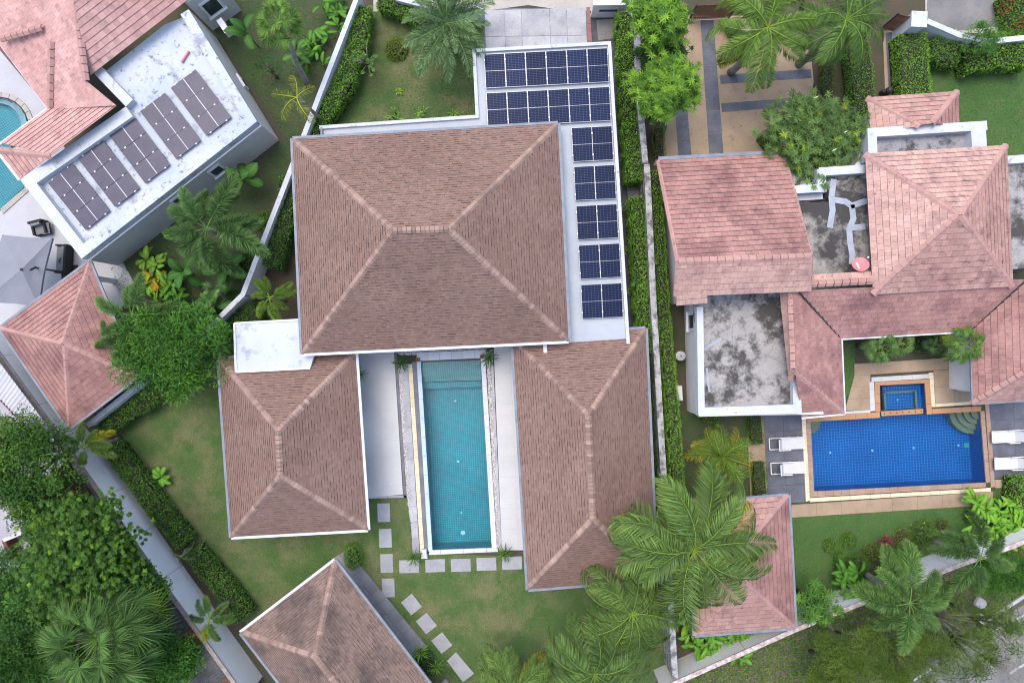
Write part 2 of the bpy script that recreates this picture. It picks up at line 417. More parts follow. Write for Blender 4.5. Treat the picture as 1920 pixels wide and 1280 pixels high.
m_cells_dark = M('dusty_solar_cells', (.060, .055, .085), (.076, .070, .10), scale=1.3, fine=.1, rough=.35, rnd=.06)

# ------------------------------------------------------------------ roofs
def clip_convex(sub, clip):
    """Sutherland-Hodgman, clip is convex and counter-clockwise"""
    out = sub
    for i in range(len(clip)):
        ax, ay = clip[i]; bx, by = clip[(i + 1) % len(clip)]
        inp, out = out, []
        if not inp: return []
        ex, ey = bx - ax, by - ay
        side = [ex * (p[1] - ay) - ey * (p[0] - ax) for p in inp]
        for k in range(len(inp)):
            p, q = inp[k - 1], inp[k]; sp, sq = side[k - 1], side[k]
            if (sp >= 0) != (sq >= 0):
                t = sp / (sp - sq); out.append((p[0] + (q[0] - p[0]) * t, p[1] + (q[1] - p[1]) * t))
            if sq >= 0: out.append(q)
    return out

def on_plane(sl, px, py):
    """where the view ray through a photo pixel meets a roof plane"""
    d = Vector(((px - 960.0) / FPX, (640.0 - py) / FPX, -1.0)); o = Vector((0, 0, CAM_H))
    return o + d * ((sl.a - o).dot(sl.n) / d.dot(sl.n))

class Slope:
    """one roof plane; pts[0]->pts[1] is the eave edge"""
    def __init__(self, pts):
        a, b = Vector(pts[0]), Vector(pts[1])
        rest = [Vector(p) for p in pts[2:]]; mid = sum(rest, Vector()) / len(rest)
        self.u = (b - a).normalized()
        n = self.u.cross(mid - a).normalized()
        if n.z < 0: n = -n
        self.n = n; self.v = n.cross(self.u)
        self.a = a
        q = [((Vector(p) - a).dot(self.u), (Vector(p) - a).dot(self.v)) for p in pts]
        if sum(q[i][0] * q[(i + 1) % len(q)][1] - q[(i + 1) % len(q)][0] * q[i][1] for i in range(len(q))) < 0:
            q.reverse()
        self.q = q
        self.vmin = min(p[1] for p in q); self.vmax = max(p[1] for p in q)
        self.umin = min(p[0] for p in q); self.umax = max(p[0] for p in q)
    def pt(self, u, v, h=0.0): return self.a + self.u * u + self.v * v + self.n * h
    def deck(self, drop=-.012): 
        return [self.pt(u, v, drop) for u, v in self.q], [tuple(range(len(self.q)))]

def lay_tiles(sl, course, width, gap_u, gap_v, t_low, t_hi, tone=.12, jitter=0.0, uneven=0.0, ragged=None):
    """cover a slope with separate tiles; returns [(is_full, centre uv, local verts list, tone)]"""
    res = []
    r0 = math.floor(sl.vmin / course) - 1; r1 = math.ceil(sl.vmax / course) + 1
    for r in range(r0, r1):
        off = (width * .5 if r % 2 else 0.0) + rng.uniform(-jitter, jitter)
        v0, v1 = r * course + gap_v, (r + 1) * course
        if v1 < sl.vmin or v0 > sl.vmax: continue
        c = math.floor((sl.umin - off) / width) - 1
        while off + c * width < sl.umax:
            u0 = off + c * width + gap_u / 2; u1 = u0 + width - gap_u; c += 1
            if uneven: u0 += rng.uniform(0, uneven); u1 -= rng.uniform(0, uneven)
            if u1 < sl.umin: continue
            if ragged: v0 = r * course + gap_v * rng.choice(ragged)
            rect = [(u0, v0), (u1, v0), (u1, v1), (u0, v1)]
            pg = clip_convex(rect, sl.q)
            if len(pg) < 3: continue
            ar = abs(sum(pg[i][0] * pg[(i+1) % len(pg)][1] - pg[(i+1) % len(pg)][0] * pg[i][1] for i in range(len(pg)))) / 2
            if ar < .0008: continue
            full = ar > .999 * (u1 - u0) * (v1 - v0)
            res.append((full, (u0, v0, u1, v1), pg, rng.uniform(1 - tone, 1 + tone)))
    return res

def tile_polys(sl, tiles, t_low, t_hi, course):
    V, F, tint = [], [], []
    for full, (u0, v0, u1, v1), pg, tone in tiles:
        k = len(V); n = len(pg)
        for u, v in pg:
            h = t_low + (t_hi - t_low) * (v - v0) / course
            V.append(sl.pt(u, v, h)); 
        for u, v in pg: V.append(sl.pt(u, v, -.01))
        F.append(tuple(range(k, k + n))); tint.append((tone,) * 3)
        for i in range(n):
            j = (i + 1) % n
            F.append((k + i, k + n + i, k + n + j, k + j)); tint.append((tone * .8,) * 3)
    return V, F, tint

def shingle_roof(t, roof, slopes, mat, name='shingles'):
    """asphalt shingle tabs: thousands of small ones, joined into one part per roof"""
    V, F, T = [], [], []
    dV, dF = [], []
    for s in slopes:
        sl = Slope(s)
        v, f, c = tile_polys(sl, lay_tiles(sl, .150, .21, .0, .018, .016, .003, .11, jitter=.10, uneven=.004, ragged=(.1, .2, .3, 1.0, 1.7)), .016, .003, .150)
        k = len(V); V += v; F += [tuple(i + k for i in q) for q in f]; T += c
        k = len(dV); v, f = sl.deck(); dV += v; dF += [tuple(i + k for i in q) for q in f]
    t.add('underlay', dV, dF, m_under, under=roof)
    o = t.add(name, V, F, mat, under=roof, tint=T); o['kind'] = 'stuff'

def clay_roof(t, roof, slopes, mats, budget, course=.30, width=.31):
    """interlocking clay tiles: the most visible whole ones as separate tiles, the rest joined"""
    full, V, F, T = [], [], [], []
    dV, dF = [], []
    rest = {}
    for i, s in enumerate(slopes):
        sl = Slope(s); mat = mats[i] if isinstance(mats, (list, tuple)) else mats
        tiles = lay_tiles(sl, course, width, .008, .016, .034, .006, .12)
        for tl in tiles:
            if tl[0]: full.append((sl, tl, mat))
            else: rest.setdefault(mat.name, (mat, []))[1].append((sl, tl))
        k = len(dV); v, f = sl.deck(); dV += v; dF += [tuple(i + k for i in q) for q in f]
    t.add('underlay', dV, dF, m_clayunder, under=roof)
    def visible(x):
        sl, tl, _ = x; p = sl.pt(tl[1][0], tl[1][1])
        px = p.x * FPX / (CAM_H - p.z); py = p.y * FPX / (CAM_H - p.z)
        inside = abs(px) < 950 and abs(py) < 630
        return (not inside, -round(p.z, 1), rng.random())
    full.sort(key=visible)
    shared = {}
    for sl, tl, mat in full[:budget]:
        if mat.name not in shared:
            w, l = width - .008, course - .016
            Vt = [(0, 0, .034), (w, 0, .034), (w, l, .006), (0, l, .006), (0, 0, -.01), (w, 0, -.01), (w, l, -.01), (0, l, -.01)]
            shared[mat.name] = make_mesh('tile', Vt, [(0, 1, 2, 3), (0, 4, 5, 1), (1, 5, 6, 2), (2, 6, 7, 3), (3, 7, 4, 0)], mat, tint=(1, 1, 1))
        p = t.rel(sl.pt(tl[1][0], tl[1][1]))
        m = Matrix(((sl.u.x, sl.v.x, sl.n.x, p.x), (sl.u.y, sl.v.y, sl.n.y, p.y), (sl.u.z, sl.v.z, sl.n.z, p.z), (0, 0, 0, 1)))
        g = tl[3]; link('tile', shared[mat.name], roof, m, (g, g, g))
    for sl, tl, mat in full[budget:]: rest.setdefault(mat.name, (mat, []))[1].append((sl, tl))
    for mat, lst in rest.values():
        V, F, T = [], [], []
        for sl, tl in lst:
            v, f, c = tile_polys(sl, [tl], .034, .006, course)
            k = len(V); V += v; F += [tuple(i + k for i in q) for q in f]; T += c
        if V:
            o = t.add('roof_tiles', V, F, mat, under=roof, tint=T); o['kind'] = 'stuff'

_capmesh = {}
def ridge_caps(t, roof, a, b, mat, wid=.15, step=.21, rise=.05, lift=.02, tone=.26, drop=.10, name='ridge_cap'):
    """bent cap pieces in a row along a hip or ridge line"""
    a, b = Vector(a), Vector(b); d = b - a; L = d.length; d.normalize()
    s = d.cross(Vector((0, 0, 1))).normalized(); u = s.cross(d)
    key = (mat.name, wid, step, drop)
    if key not in _capmesh:
        l = step * 1.0; th = .018
        prof = [(-wid, -drop), (-wid * .25, 0), (wid * .25, 0), (wid, -drop)]
        V = [(0, y, z + th + .014) for y, z in prof] + [(l - .008, y, z + th) for y, z in prof] + [(0, y, z - .03) for y, z in prof] + [(l - .008, y, z - .03) for y, z in prof]
        F = []
        for i in range(3): F += [(i + 1, i, 4 + i, 5 + i), (i, i + 1, 9 + i, 8 + i)]
        F += [(5, 4, 12, 13), (6, 5, 13, 14), (7, 6, 14, 15), (0, 8, 12, 4), (3, 7, 15, 11)]
        _capmesh[key] = make_mesh(name, V, F, mat)
    n = max(1, int(L / step))
    for i in range(n):
        p = t.rel(a + d * (i * L / n)) + u * lift
        m = Matrix(((d.x, -s.x, u.x, p.x), (d.y, -s.y, u.y, p.y), (d.z, -s.z, u.z, p.z), (0, 0, 0, 1)))
        g = rng.uniform(1 - tone, 1 + tone)
        link(name, _capmesh[key], roof, m, (g, g * rng.uniform(.97, 1.03), g * rng.uniform(.95, 1.05)))

def gutters(t, pts, mat, w=.13, h=.10, closed=True, under=None, lift=-.06, out=.06):
    n = len(pts)
    cen = sum((Vector(p) for p in pts), Vector()) / n
    for i in range(n if closed else n - 1):
        a, b = Vector(pts[i]), Vector(pts[(i + 1) % n])
        d = (b - a).normalized(); s = d.cross(Vector((0, 0, 1)))
        if s.dot((a + b) / 2 - cen) < 0: s = -s
        v, f = bar(a + s * out, b + s * out, w, h, lift=lift - .002 * (i % 2), end=.02 * (i % 2))
        t.add('gutter', v, f, mat[i % len(mat)] if isinstance(mat, (list, tuple)) else mat, under=under)

def quad_grid(parent, thing, name, q, z, nu, nv, gap, thick, mat, brick=False):
    """slabs in a four-cornered area (Vectors in order), each its own piece"""
    a, b, c, d = [Vector((p[0], p[1], 0)) for p in q]
    def at(u, v): return (a * (1 - u) + b * u) * (1 - v) + (d * (1 - u) + c * u) * v
    Lu = max(.01, ((b - a).length + (c - d).length) / 2); Lv = max(.01, ((d - a).length + (c - b).length) / 2)
    gu, gv = gap / Lu / 2, gap / Lv / 2
    loc = thing.loc if thing else Vector()
    for j in range(nv):
        us = [i / nu for i in range(nu + 1)]
        if brick and j % 2: us = [0] + [(i + .5) / nu for i in range(nu)] + [1]
        for i in range(len(us) - 1):
            P = [at(us[i] + gu, j / nv + gv), at(us[i + 1] - gu, j / nv + gv), at(us[i + 1] - gu, (j + 1) / nv - gv), at(us[i] + gu, (j + 1) / nv - gv)]
            v, f = prism(P, z - thick, z)
            link(name, make_mesh(name, [Vector(x) - loc for x in v], f, mat), parent)

# ------------------------------------------------------------------ plants
def unit(a): return a / np.maximum(np.linalg.norm(a, axis=-1, keepdims=True), 1e-9)

def leaf_cloud(name, P, D, N, L, Wd, tint, mat, fold=.25, droop=.15):
    """many single leaves: each two triangles folded along the midrib"""
    n = len(P); D = unit(D); S = unit(np.cross(D, N)); U = np.cross(S, D)
    L = np.broadcast_to(L, (n,))[:, None]; Wd = np.broadcast_to(Wd, (n,))[:, None]
    mid = P + D * L * .45
    V = np.empty((n, 4, 3)); V[:, 0] = P; V[:, 1] = mid + S * Wd / 2 + U * Wd * fold; V[:, 2] = P + D * L - U * L * droop; V[:, 3] = mid - S * Wd / 2 + U * Wd * fold
    T = (np.arange(n)[:, None, None] * 4 + np.array([[0, 1, 2], [0, 2, 3]])[None]).reshape(-1, 3)
    return fast_mesh(name, V.reshape(-1, 3), T, mat, np.repeat(tint, 4, axis=0))

def palette(n, cols, spread=.15, weights=None):
    cols = np.array(cols, float); idx = nrg.choice(len(cols), n, p=weights)
    return cols[idx] * nrg.uniform(1 - spread, 1 + spread, (n, 1))

def lumps(x, y, k=1.0, ph=0.0):
    return (np.sin(x * 2.3 * k + ph) * np.cos(y * 2.7 * k - ph) + .6 * np.sin(x * 5.1 * k - y * 4.3 * k + 2 * ph) + .4 * np.cos(x * 9.7 * k + y * 8.1 * k)) / 2.0

GREEN = [(1.1, 1.1, 1), (.8, .9, .7), (1.45, 1.4, .85)]
LIME = [(2.0, 2.0, .9), (1.5, 1.6, .8), (2.7, 2.5, 1.0), (1.0, 1.2, .7)]
DARK = [(.55, .65, .55), (.7, .8, .65), (.42, .52, .45)]

def hedge(pts, w, h, label, cols=GREEN, dens=360, ls=.105, seed=0, cat='hedge', flowers=None, group=None, lump=.07):
    """clipped hedge along a ground polyline (world xy)"""
    pts = [Vector((p[0], p[1], 0)) for p in pts]
    base = sum(pts, Vector()) / len(pts)
    t = Thing('hedge', label, cat, (base.x, base.y, 0), group)
    cv, cf, Ps, Ns = [], [], [], []
    for i in range(len(pts) - 1):
        a, b = pts[i], pts[i + 1]; d = (b - a); L = d.length; d.normalize(); s = Vector((-d.y, d.x, 0))
        v, f = prism([a - s * (w/2 - .07), b - s * (w/2 - .07), b + s * (w/2 - .07), a + s * (w/2 - .07)], .02 + .004 * i, h - .10 - .004 * i)
        k = len(cv); cv += [tuple(Vector(x) - t.loc) for x in v]; cf += [tuple(q + k for q in x) for x in f]
        per = w + 2 * h * .75 ; n = int(L * per * dens)
        u = nrg.uniform(-w * .35, L + w * .35, n) if i == 0 or i == len(pts) - 2 else nrg.uniform(0, L, n)
        u = nrg.uniform(0, L, n)
        c = nrg.uniform(-per / 2, per / 2, n)
        top = np.abs(c) < w / 2
        yy = np.clip(c, -w / 2, w / 2); zz = np.where(top, h, h - (np.abs(c) - w / 2))
        rr = .12                                                       # soften the shoulder
        ed = np.clip((np.abs(yy) - (w / 2 - rr)) / rr, 0, 1); zz = np.where(top, zz - .10 * ed ** 2, zz)
        bx = a.x + d.x * u + s.x * yy; by = a.y + d.y * u + s.y * yy
        lm = lumps(bx, by, 1.2, seed) * lump + nrg.normal(0, .022, n)
        nx = np.where(top, 0, np.sign(c)); 
        N = np.stack([s.x * nx, s.y * nx, np.where(top, 1.0, .35)], 1); N = unit(N)
        P = np.stack([bx, by, zz], 1) + N * lm[:, None]
        Ps.append(P); Ns.append(N)
        ne = int(w * h * dens * .8)                                     # both ends
        for sgn, e in ((-1, a), (1, b)):
            if (i == 0 and sgn < 0) or (i == len(pts) - 2 and sgn > 0):
                yy = nrg.uniform(-w / 2, w / 2, ne); zz = nrg.uniform(.1, h, ne)
                P = np.stack([e.x + s.x * yy, e.y + s.y * yy, zz], 1); N = np.tile(np.array([[d.x * sgn, d.y * sgn, .3]]), (ne, 1))
                Ps.append(P + nrg.normal(0, .025, (ne, 3))); Ns.append(unit(N))
    P = np.vstack(Ps); N = np.vstack(Ns); n = len(P)
    D = unit(N * .55 + nrg.normal(0, 1, (n, 3)) * .55 + np.array([0, 0, .15]))
    tint = 1.5 * palette(n, cols) * (1 + .30 * lumps(P[:, 0], P[:, 1], 2.4, seed + 1))[:, None]
    if flowers:
        fl = (nrg.random(n) < flowers[1] * np.clip(.5 + lumps(P[:, 0], P[:, 1], .8, seed + 3) * 2.4, 0, 2)) & (P[:, 2] > h * .55); tint[fl] = np.array(flowers[0]) * nrg.uniform(.7, 1.2, (fl.sum(), 1))
    me = leaf_cloud('foliage', P - np.array(t.loc), D, unit(N + nrg.normal(0, .5, (n, 3))), ls * nrg.uniform(.7, 1.3, n), ls * .55 * nrg.uniform(.8, 1.2, n), tint, m_leaf)
    t.addm('foliage', me)
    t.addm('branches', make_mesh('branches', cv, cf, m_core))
    return t

def bush(px, py, r, h, label, cols=GREEN, ls=.08, dens=420, cat='shrub', name='shrub', ry=None, flowers=None, z=0.0, narrow=.5, rough=.10):
    c = W(px, py, z); r = r * CAM_H / FPX; ry = (ry * CAM_H / FPX) if ry else r
    t = Thing(name, label, cat, c)
    n = int(2.6 * math.pi * r * ry * dens) + 60
    d = unit(nrg.normal(0, 1, (n, 3))); d[:, 2] = np.abs(d[:, 2])
    k = 1 + rough * lumps(d[:, 0] * 2.2 + px, d[:, 1] * 2.2 + py, 1.3) + nrg.normal(0, .05, n)
    P = d * np.array([r, ry, h]) * k[:, None] * nrg.uniform(.88, 1.03, (n, 1)); N = unit(d / np.array([r, ry, h]))
    D = unit(N * .6 + nrg.normal(0, .6, (n, 3)))
    tint = palette(n, cols) * 1.35
    if flowers:
        fl = nrg.random(n) < flowers[1]; tint[fl] = np.array(flowers[0]) * nrg.uniform(.7, 1.2, (fl.sum(), 1))
    t.addm('foliage', leaf_cloud('foliage', P, D, unit(N + nrg.normal(0, .5, (n, 3))), ls * nrg.uniform(.7, 1.3, n), ls * narrow, tint, m_leaf))
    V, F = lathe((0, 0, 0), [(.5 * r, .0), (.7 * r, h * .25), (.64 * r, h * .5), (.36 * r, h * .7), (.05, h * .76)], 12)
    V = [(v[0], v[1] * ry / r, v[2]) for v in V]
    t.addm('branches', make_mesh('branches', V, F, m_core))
    return t

def frond_mesh(kind, L, seed):
    """one pinnate frond along +X, arching; leaflets on both sides (or all round for foxtail)"""
    R = np.random.default_rng(seed)
    P0 = dict(coconut=(.62, -1.1, 100, .80, .036, 1), foxtail=(.45, -.80, 96, .50, .030, 3), date=(.62, -.62, 86, .50, .032, 2), areca=(.85, -.75, 40, .56, .040, 1), thin=(.5, -.9, 40, .46, .030, 1))[kind]
    e0, e1, ns, ll, lw, mode = P0
    s = np.linspace(0, 1, ns); e = e0 + (e1 - e0) * s ** 1.25
    tx, tz = np.cos(e), np.sin(e); step = L / (ns - 1)
    x = np.concatenate([[0], np.cumsum(tx[:-1] * step)]); z = np.concatenate([[0], np.cumsum(tz[:-1] * step)])
    side = np.sin(s * 2.0 + seed) * .05 * L * s
    A = np.stack([x, side, z], 1); Tn = unit(np.gradient(A, axis=0))
    Y = np.tile(np.array([[0, 1.0, 0]]), (ns, 1)); U = np.cross(Tn, Y); U = -U if U[0, 2] < 0 else U
    V, T, C_ = [], [], []
    def addv(a, c): V.append(a); C_.append(c); return len(V) - 1
    rc = (1.9, 1.75, 1.1) if kind in ('coconut', 'areca', 'thin') else (1.5, 1.5, 1.2)
    prev = None
    for i in range(ns):                                               # rachis: three-sided, tapering
        w = .035 * (1 - s[i]) + .006
        ids = [addv(A[i] + Y[i] * w, rc), addv(A[i] - Y[i] * w, rc), addv(A[i] + U[i] * w * .9 + 0, rc)]
        if prev:
            for a, b in ((0, 1), (1, 2), (2, 0)):
                T += [(prev[a], prev[b], ids[b]), (prev[a], ids[b], ids[a])]
        prev = ids
    start = .14 if kind in ('coconut', 'date', 'areca', 'thin') else .20
    for i in range(ns):
        if s[i] < start: continue
        q = (s[i] - start) / (1 - start)
        l = ll * L / {'coconut': 3.6, 'foxtail': 2.3, 'date': 3.0, 'areca': 2.0, 'thin': 2.0}[kind] * (math.sin(math.pi * min(1, .16 + .80 * q)) ** .6)
        if kind == 'foxtail': l = ll * (1 - .6 * q ** 3) * L / 2.3 * min(1, .5 + q * 3)
        fw = (.30 + .5 * q if mode == 3 else .50 + .75 * q)
        dirs = []
        if mode == 1:
            for sg in (-1, 1): dirs.append((sg * Y[i], -.5 - .5 * R.random()))
        elif mode == 2:
            for sg in (-1, 1):
                dirs.append((unit(sg * Y[i] + U[i] * R.uniform(-.1, .9)), .0))
        else:
            for k in range(12):
                a = R.uniform(0, 2 * math.pi); dirs.append((Y[i] * math.cos(a) + U[i] * math.sin(a), -.10))
        for dv, dr in dirs:
            d = unit(dv + Tn[i] * (fw + R.uniform(-.28, .28)) + R.normal(0, .08, 3))
            l2 = l * R.uniform(.85, 1.1)
            m = A[i] + d * l2 * .5 + np.array([0, 0, dr * l2 * .18]); tp = A[i] + d * l2 + np.array([0, 0, dr * l2 * .75])
            wd = unit(np.cross(d, U[i] + .3 * R.normal(0, 1, 3))) * lw * L / 2.6 * (1.15 if mode == 1 else 1.0)
            if mode == 1: wd = wd * .8 + U[i] * lw * .2
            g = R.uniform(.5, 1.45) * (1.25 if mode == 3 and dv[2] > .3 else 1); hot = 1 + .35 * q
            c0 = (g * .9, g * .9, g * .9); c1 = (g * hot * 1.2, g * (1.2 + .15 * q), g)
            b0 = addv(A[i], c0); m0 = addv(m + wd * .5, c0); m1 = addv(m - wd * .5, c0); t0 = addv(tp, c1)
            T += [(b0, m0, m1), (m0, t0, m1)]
    return fast_mesh('frond', np.array(V), np.array(T), m_frond, np.array(C_))

_fr = {}
def frond_set(kind, L):
    key = (kind, round(L, 1))
    if key not in _fr: _fr[key] = [frond_mesh(kind, round(L, 1), 10 * k + int(L * 10)) for k in range(3)]
    return _fr[key]

def palm(px, py, z, kind, n, r_px, label, col=(1, 1, 1), yellow=0, dead=0, trunk_r=.13, cat='palm', name=None, base=None, tilt=(-.35, .55), angles=None, seed=0):
    """palm whose crown shows at pixel (px,py) at height z; fronds reach r_px on the picture"""
    R = random.Random(seed + int(px))
    top = W(px, py, z); b = base if base else Vector((top.x, top.y, 0))
    t = Thing(name or {'coconut': 'coconut_palm', 'foxtail': 'foxtail_palm', 'date': 'date_palm', 'areca': 'areca_palm', 'thin': 'slender_palm'}[kind], label, cat, b)
    h = top.z; npt = 9
    P = [t.rel(b.lerp(top, i / npt)) + Vector((.06 * math.sin(i), .05 * math.cos(i * 1.3), 0)) for i in range(npt)] + [t.rel(top)]
    rad = [trunk_r * (1.25 - .45 * i / npt) * (1.0 if i % 2 else 1.06) for i in range(npt + 1)]
    v, f = tube(P, rad, 9)
    t.addm('trunk', make_mesh('trunk', v, f, m_palmbark, smooth=True))
    Lm = r_px * (CAM_H - z) / FPX * 1.12
    ms = frond_set(kind, Lm)
    for i in range(n):
        yaw = angles[i] if angles else i * 2.399963 + R.uniform(-.35, .35)
        q = i / max(1, n - 1)
        ti = tilt[0] + (tilt[1] - tilt[0]) * q + R.uniform(-.1, .1)     # positive tilts the frond down
        sc = R.uniform(.74, 1.12) * (.82 + .18 * q if not angles else 1)
        m = Matrix.Translation(t.rel(top)) @ Matrix.Rotation(yaw, 4, 'Z') @ Matrix.Rotation(ti, 4, 'Y') @ Matrix.Rotation(R.uniform(-.8, .8), 4, 'X') @ Matrix.Scale(sc, 4)
        g = R.uniform(.82, 1.18); c = [col[0] * g, col[1] * g, col[2] * g]
        if i >= n - yellow - dead and i < n - dead: c = [c[0] * 2.6, c[1] * 1.5, c[2] * .6]
        if i >= n - dead: c = [c[0] * 3.6, c[1] * 1.7, c[2] * 1.6]
        t.addm('frond', ms[i % 3], matrix=m, color=c)
    return t

def fan_mesh(seed, L=1.0, segs=34, spread=5.2):
    """fan leaf: petiole along +X, then a round pleated blade with split tips"""
    R = np.random.default_rng(seed); V, T, C_ = [], [], []
    def addv(a, c=(1, 1, 1)): V.append(np.array(a, float)); C_.append(c); return len(V) - 1
    pl = .62 * L; h0 = .26 * L
    a = [addv((0, .012, 0), (1.5, 1.5, 1)), addv((0, -.012, 0), (1.5, 1.5, 1)), addv((pl, .008, h0), (1.5, 1.5, 1)), addv((pl, -.008, h0), (1.5, 1.5, 1))]
    T += [(a[0], a[1], a[3]), (a[0], a[3], a[2])]
    hub = np.array([pl, 0, h0])
    for k in range(segs):
        an = -spread / 2 + spread * (k + .5) / segs; da = spread / segs * .46
        r = L * (.44 + .06 * R.random()) * (1 - .18 * (abs(an) / 2.6) ** 2)
        dz = -.10 * r * (abs(an) / 2.0)
        def dirv(x): return np.array([math.cos(x), math.sin(x), 0])
        g = R.uniform(.4, 1.5)
        b = addv(hub, (g, g, g)); mid = r * .42
        m0 = addv(hub + dirv(an - da) * mid + np.array([0, 0, dz * .5 - .012]), (g, g, g)); m1 = addv(hub + dirv(an + da) * mid + np.array([0, 0, dz * .5 - .012]), (g, g, g))
        mc = addv(hub + dirv(an) * mid + np.array([0, 0, dz * .5 + .025]), (g * 1.1, g * 1.1, g))
        tp = addv(hub + dirv(an + R.normal(0, .02)) * r + np.array([0, 0, dz - .16 * r * R.uniform(.6, 1.5)]), (g * 1.35, g * 1.25, g))
        T += [(b, m0, mc), (b, mc, m1), (m0, tp, mc), (mc, tp, m1)]
    return fast_mesh('frond', np.array(V), np.array(T), m_frond, np.array(C_))
_fan = []
def fan_palm(px, py, z, n, r_px, label, col=(1, 1, 1), yellow=0, trunk_r=.11, base=None, tilt=(-.5, .75), seed=0, group=None):
    if not _fan: _fan.extend(fan_mesh(k) for k in range(3))
    R = random.Random(seed + int(px * 3))
    top = W(px, py, z); b = base or Vector((top.x, top.y, 0))
    t = Thing('fan_palm', label, 'palm', b, group)
    P = [t.rel(b.lerp(top, i / 6)) + Vector((.04 * math.sin(i * 2), .04 * math.cos(i), 0)) for i in range(7)]
    v, f = tube(P, [trunk_r * (1.3 - .08 * i) for i in range(7)], 8); t.addm('trunk', make_mesh('trunk', v, f, m_palmbark, smooth=True))
    Lm = r_px * (CAM_H - z) / FPX / 1.05
    for i in range(n):
        q = i / max(1, n - 1)
        m = Matrix.Translation(P[-1] + Vector((0, 0, .1 * (1 - q)))) @ Matrix.Rotation(i * 2.399963 + R.uniform(-.25, .25), 4, 'Z') @ Matrix.Rotation(tilt[0] + (tilt[1] - tilt[0]) * q + R.uniform(-.12, .12), 4, 'Y') @ Matrix.Rotation(R.uniform(-.5, .5), 4, 'X') @ Matrix.Scale(Lm * R.uniform(.85, 1.12) * (.7 + .3 * q), 4)
        g = R.uniform(.8, 1.2); c = [k * g for k in col]
        if i >= n - yellow: c = [c[0] * 2.6, c[1] * 1.7, c[2] * .7]
        t.addm('frond', _fan[i % 3], matrix=m, color=c)
    return t

def blade_mesh(seed, wr=.24, e0=.8, e1=-.6, split=False):
    """one broad leaf, unit length along +X, arching, folded along the midrib, with a stalk"""
    R = np.random.default_rng(seed); ns = 9; V, T, C_ = [], [], []
    s = np.linspace(0, 1, ns); e = e0 + (e1 - e0) * s
    x = np.concatenate([[0], np.cumsum(np.cos(e[:-1]) / (ns - 1))]); z = np.concatenate([[0], np.cumsum(np.sin(e[:-1]) / (ns - 1))])
    rows = []
    for i in range(ns):
        w = .012 if s[i] < .2 else wr * .5 * math.sin(math.pi * min(1, (s[i] - .2) / .8 * .93 + .07)) ** .6 * (R.uniform(.72, 1) if split else 1)
        r = []
        for k, (yy, zz, c) in enumerate(((-1, .22, .95), (-.5, .14, 1.0), (0, 0, 1.5), (.5, .14, 1.0), (1, .22, .95))):
            V.append((x[i], yy * w, z[i] + abs(zz) * w - .02 * abs(yy) * R.random())); C_.append((c,) * 3); r.append(len(V) - 1)
        rows.append(r)
    for i in range(ns - 1):
        for k in range(4):
            a, b, c, d = rows[i][k], rows[i][k + 1], rows[i + 1][k + 1], rows[i + 1][k]
            T += [(a, b, c), (a, c, d)]
    return fast_mesh('leaf', np.array(V), np.array(T), m_leaf, np.array(C_), smooth=True)
_bl = {}
def leaf_plant(px, py, n, r_px, label, name='banana_plant', cat='plant', col=(1, 1, 1), wide=.3, z=.0, zc=.3, tilt=(-.7, .45), hot=(), hotc=(2.2, 1.3, .5), spread=0.0, seed=0, stems=1, ratio=(.8, -.6), angles=None):
    key = (wide, ratio)
    if key not in _bl: _bl[key] = [blade_mesh(k, wide, ratio[0], ratio[1]) for k in range(2)]
    R = random.Random(seed + int(px))
    c = W(px, py, z + zc); b = Vector((c.x, c.y, z))
    t = Thing(name, label, cat, b)
    Lm = r_px * (CAM_H - zc) / FPX * 1.1
    st = []
    for k in range(stems):
        o = Vector((R.uniform(-spread, spread), R.uniform(-spread, spread), 0)) if k else Vector()
        st.append(o)
        v, f = tube([o, o + Vector((0, 0, zc * .6)), o + Vector((.01, 0, zc))], [.05, .045, .03], 7)
        t.addm('stem', make_mesh('stem', v, f, m_leaf, tint=(1.3, 1.2, .9)))
    for i in range(n):
        o = st[i % stems]; q = (i // stems) / max(1, n // stems - 1)
        m = Matrix.Translation(o + Vector((0, 0, zc * R.uniform(.75, 1.05)))) @ Matrix.Rotation((angles[i] if angles else (R.uniform(0, 6.283) if stems > 1 else i * 2.399963 + R.uniform(-.3, .3))), 4, 'Z') @ Matrix.Rotation(tilt[0] + (tilt[1] - tilt[0]) * q + R.uniform(-.12, .12), 4, 'Y') @ Matrix.Rotation(R.uniform(-.35, .35), 4, 'X') @ Matrix.Scale(Lm * R.uniform(.8, 1.1), 4)
        g = R.uniform(.8, 1.22); cc = [k * g for k in col]
        if i in hot: cc = [cc[j] * hotc[j] for j in range(3)]
        t.addm('leaf', _bl[key][i % 2], matrix=m, color=cc)
    return t

